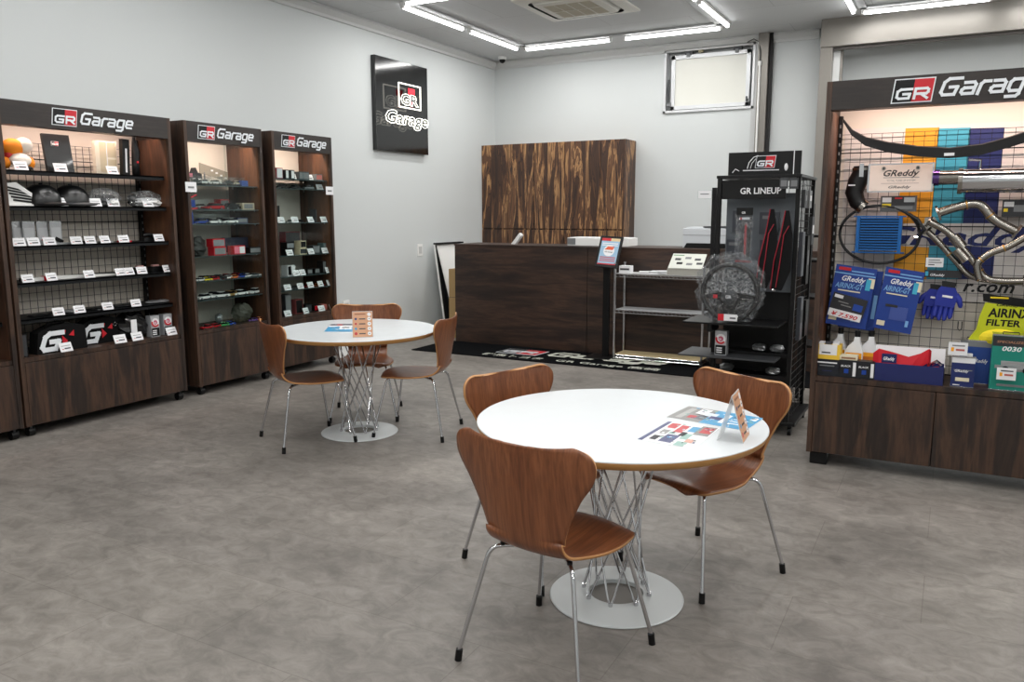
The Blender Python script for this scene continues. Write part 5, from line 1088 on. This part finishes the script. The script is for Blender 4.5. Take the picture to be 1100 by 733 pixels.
f = crumple(.16,.02,.26,CRK,63,26,14)
for i,v in enumerate(f.v): f.v[i] = (v[0],v[1]+.038,v[2]-.12)
f.build('film_lining', sw)
SRED = M('piping_red',(150,26,44),.6)
# red and black straps
for i,(px,py) in enumerate(((822,270),(838,272))):
    p = rp(px,py,5.6); f = MB(); f.prism([(.02,.28),(.045,.28),(.075,.12),(.07,-.12),(.02,-.25),(-.05,-.24),(-.035,-.05),(.0,.12)],-.01,.01,M('strap_black',(16,16,18),.7,spec=.2)); f.tube([(.022,-.012,.28),(-.0,-.012,.12),(-.035,-.012,-.05),(-.05,-.012,-.24)],.0038,SRED,6); f.tube([(.05,-.014,.18),(.02,-.014,.12),(.005,-.014,-.05),(-.015,-.014,-.23)],.0038,SRED,6); f.ell((-.03,-.01,-.25),(.014,.01,.012),CHROME)
    hang(f,'seat_cover_strap',('left','right')[i]+' of two black hanging straps piped in red on the rack','strap',tuple(p),smooth='auto')
# small packs on rack
put2 = lambda mb,name,x,y_,z,label,cat,**k: tag(mb.build(name,loc=(R0.x+x,R0.y+y_,z+.0006),**k),label,cat)
put2(oilpack(),'can_pack',.02+.06,-.1,.552,'silver pack with red ring badge on the lower rack shelf','pack')
for i,(x,z) in enumerate(((.3,.568),(.42,.568),(.08,.408),(.4,.408))): put2(crumple(.05,.05,.05,(SILV,SILV,SILV,SILV)[i],70+i,12,6),'foil_packet',x,.08,z,f'clear wrapped part on the {("upper","upper","lower","lower")[i]} wire tray, {("middle","right","left","right")[i]} side','packet')
for i,(px,py,h,w_) in enumerate(((796,238,.15,.12),(826,240,.15,.13),(788,268,.14,.1),(826,272,.18,.13))):
    pack(px,py,5.80,w_,h,[(-.35,.35,.2,.35,GREY)],'hanging_pack',('upper left','upper right','lower left','lower right')[i]+' grey parts pack hung before the perforated rack panel',base=M('pack_slate',(70,74,82),.4))
for i,(y_,z,h) in enumerate(((.12,1.62,.12),(.32,1.62,.12),(.12,1.25,.3),(.34,1.2,.34),(.5,1.4,.2),(.2,.8,.3),(.42,.78,.26))):
    f = MB(); f.box(.004,.03,-.05,.05,-h/2,h/2,(DGREY,GREY,M('pack_slate',(46,50,60),.35),BK,DGREY,M('pack_slate'),BK)[i]); f.box(.03,.032,-.03,.03,-h*.1,h*.2,(GREY,CARD,GREY,GREY,CARD,DGREY,DGREY)[i])
    hang(f,'hanging_pack',f'{ORD[i]} dark parts pack hung on the right mesh side of the rack','pack',(R0.x+RWd+.003,R0.y+y_,z))
# ---- second rack seen through the gap
R2 = Vector((-1.05,6.9,0)); r2 = thing('wire_rack','black wire rack of bagged parts glimpsed behind the mesh rack','rack',R2)
for x in (0,.5):
    for y in (0,.35): MB().cyl((x,y,0),(x,y,1.6),.012,BK,8).build('post', r2)
for z in (.45,.85,1.15,1.35):
    MB().box(0,.5,0,.35,z-.02,z,BK).build('shelf', r2)
k = 0
for z in (.45,.85,1.15,1.35):
    for x in (.3,.4,.47):
        m = (CC['red'] if z < .5 else (SILV,CARD,GREY)[k%3]); f = MB(); f.box(-.04,.04,-.03,.03,0,.15,m); f.box(-.03,.03,-.032,-.03,.03,.08,GREY)
        tag(f.build('bagged_part', loc=(R2.x+x,R2.y+.05,z+.0006)), f'bagged part on {("lowest","second lowest","second highest","highest")[k//3]} level of rear rack, {("left","middle","right")[k%3]}', 'packet'); k += 1
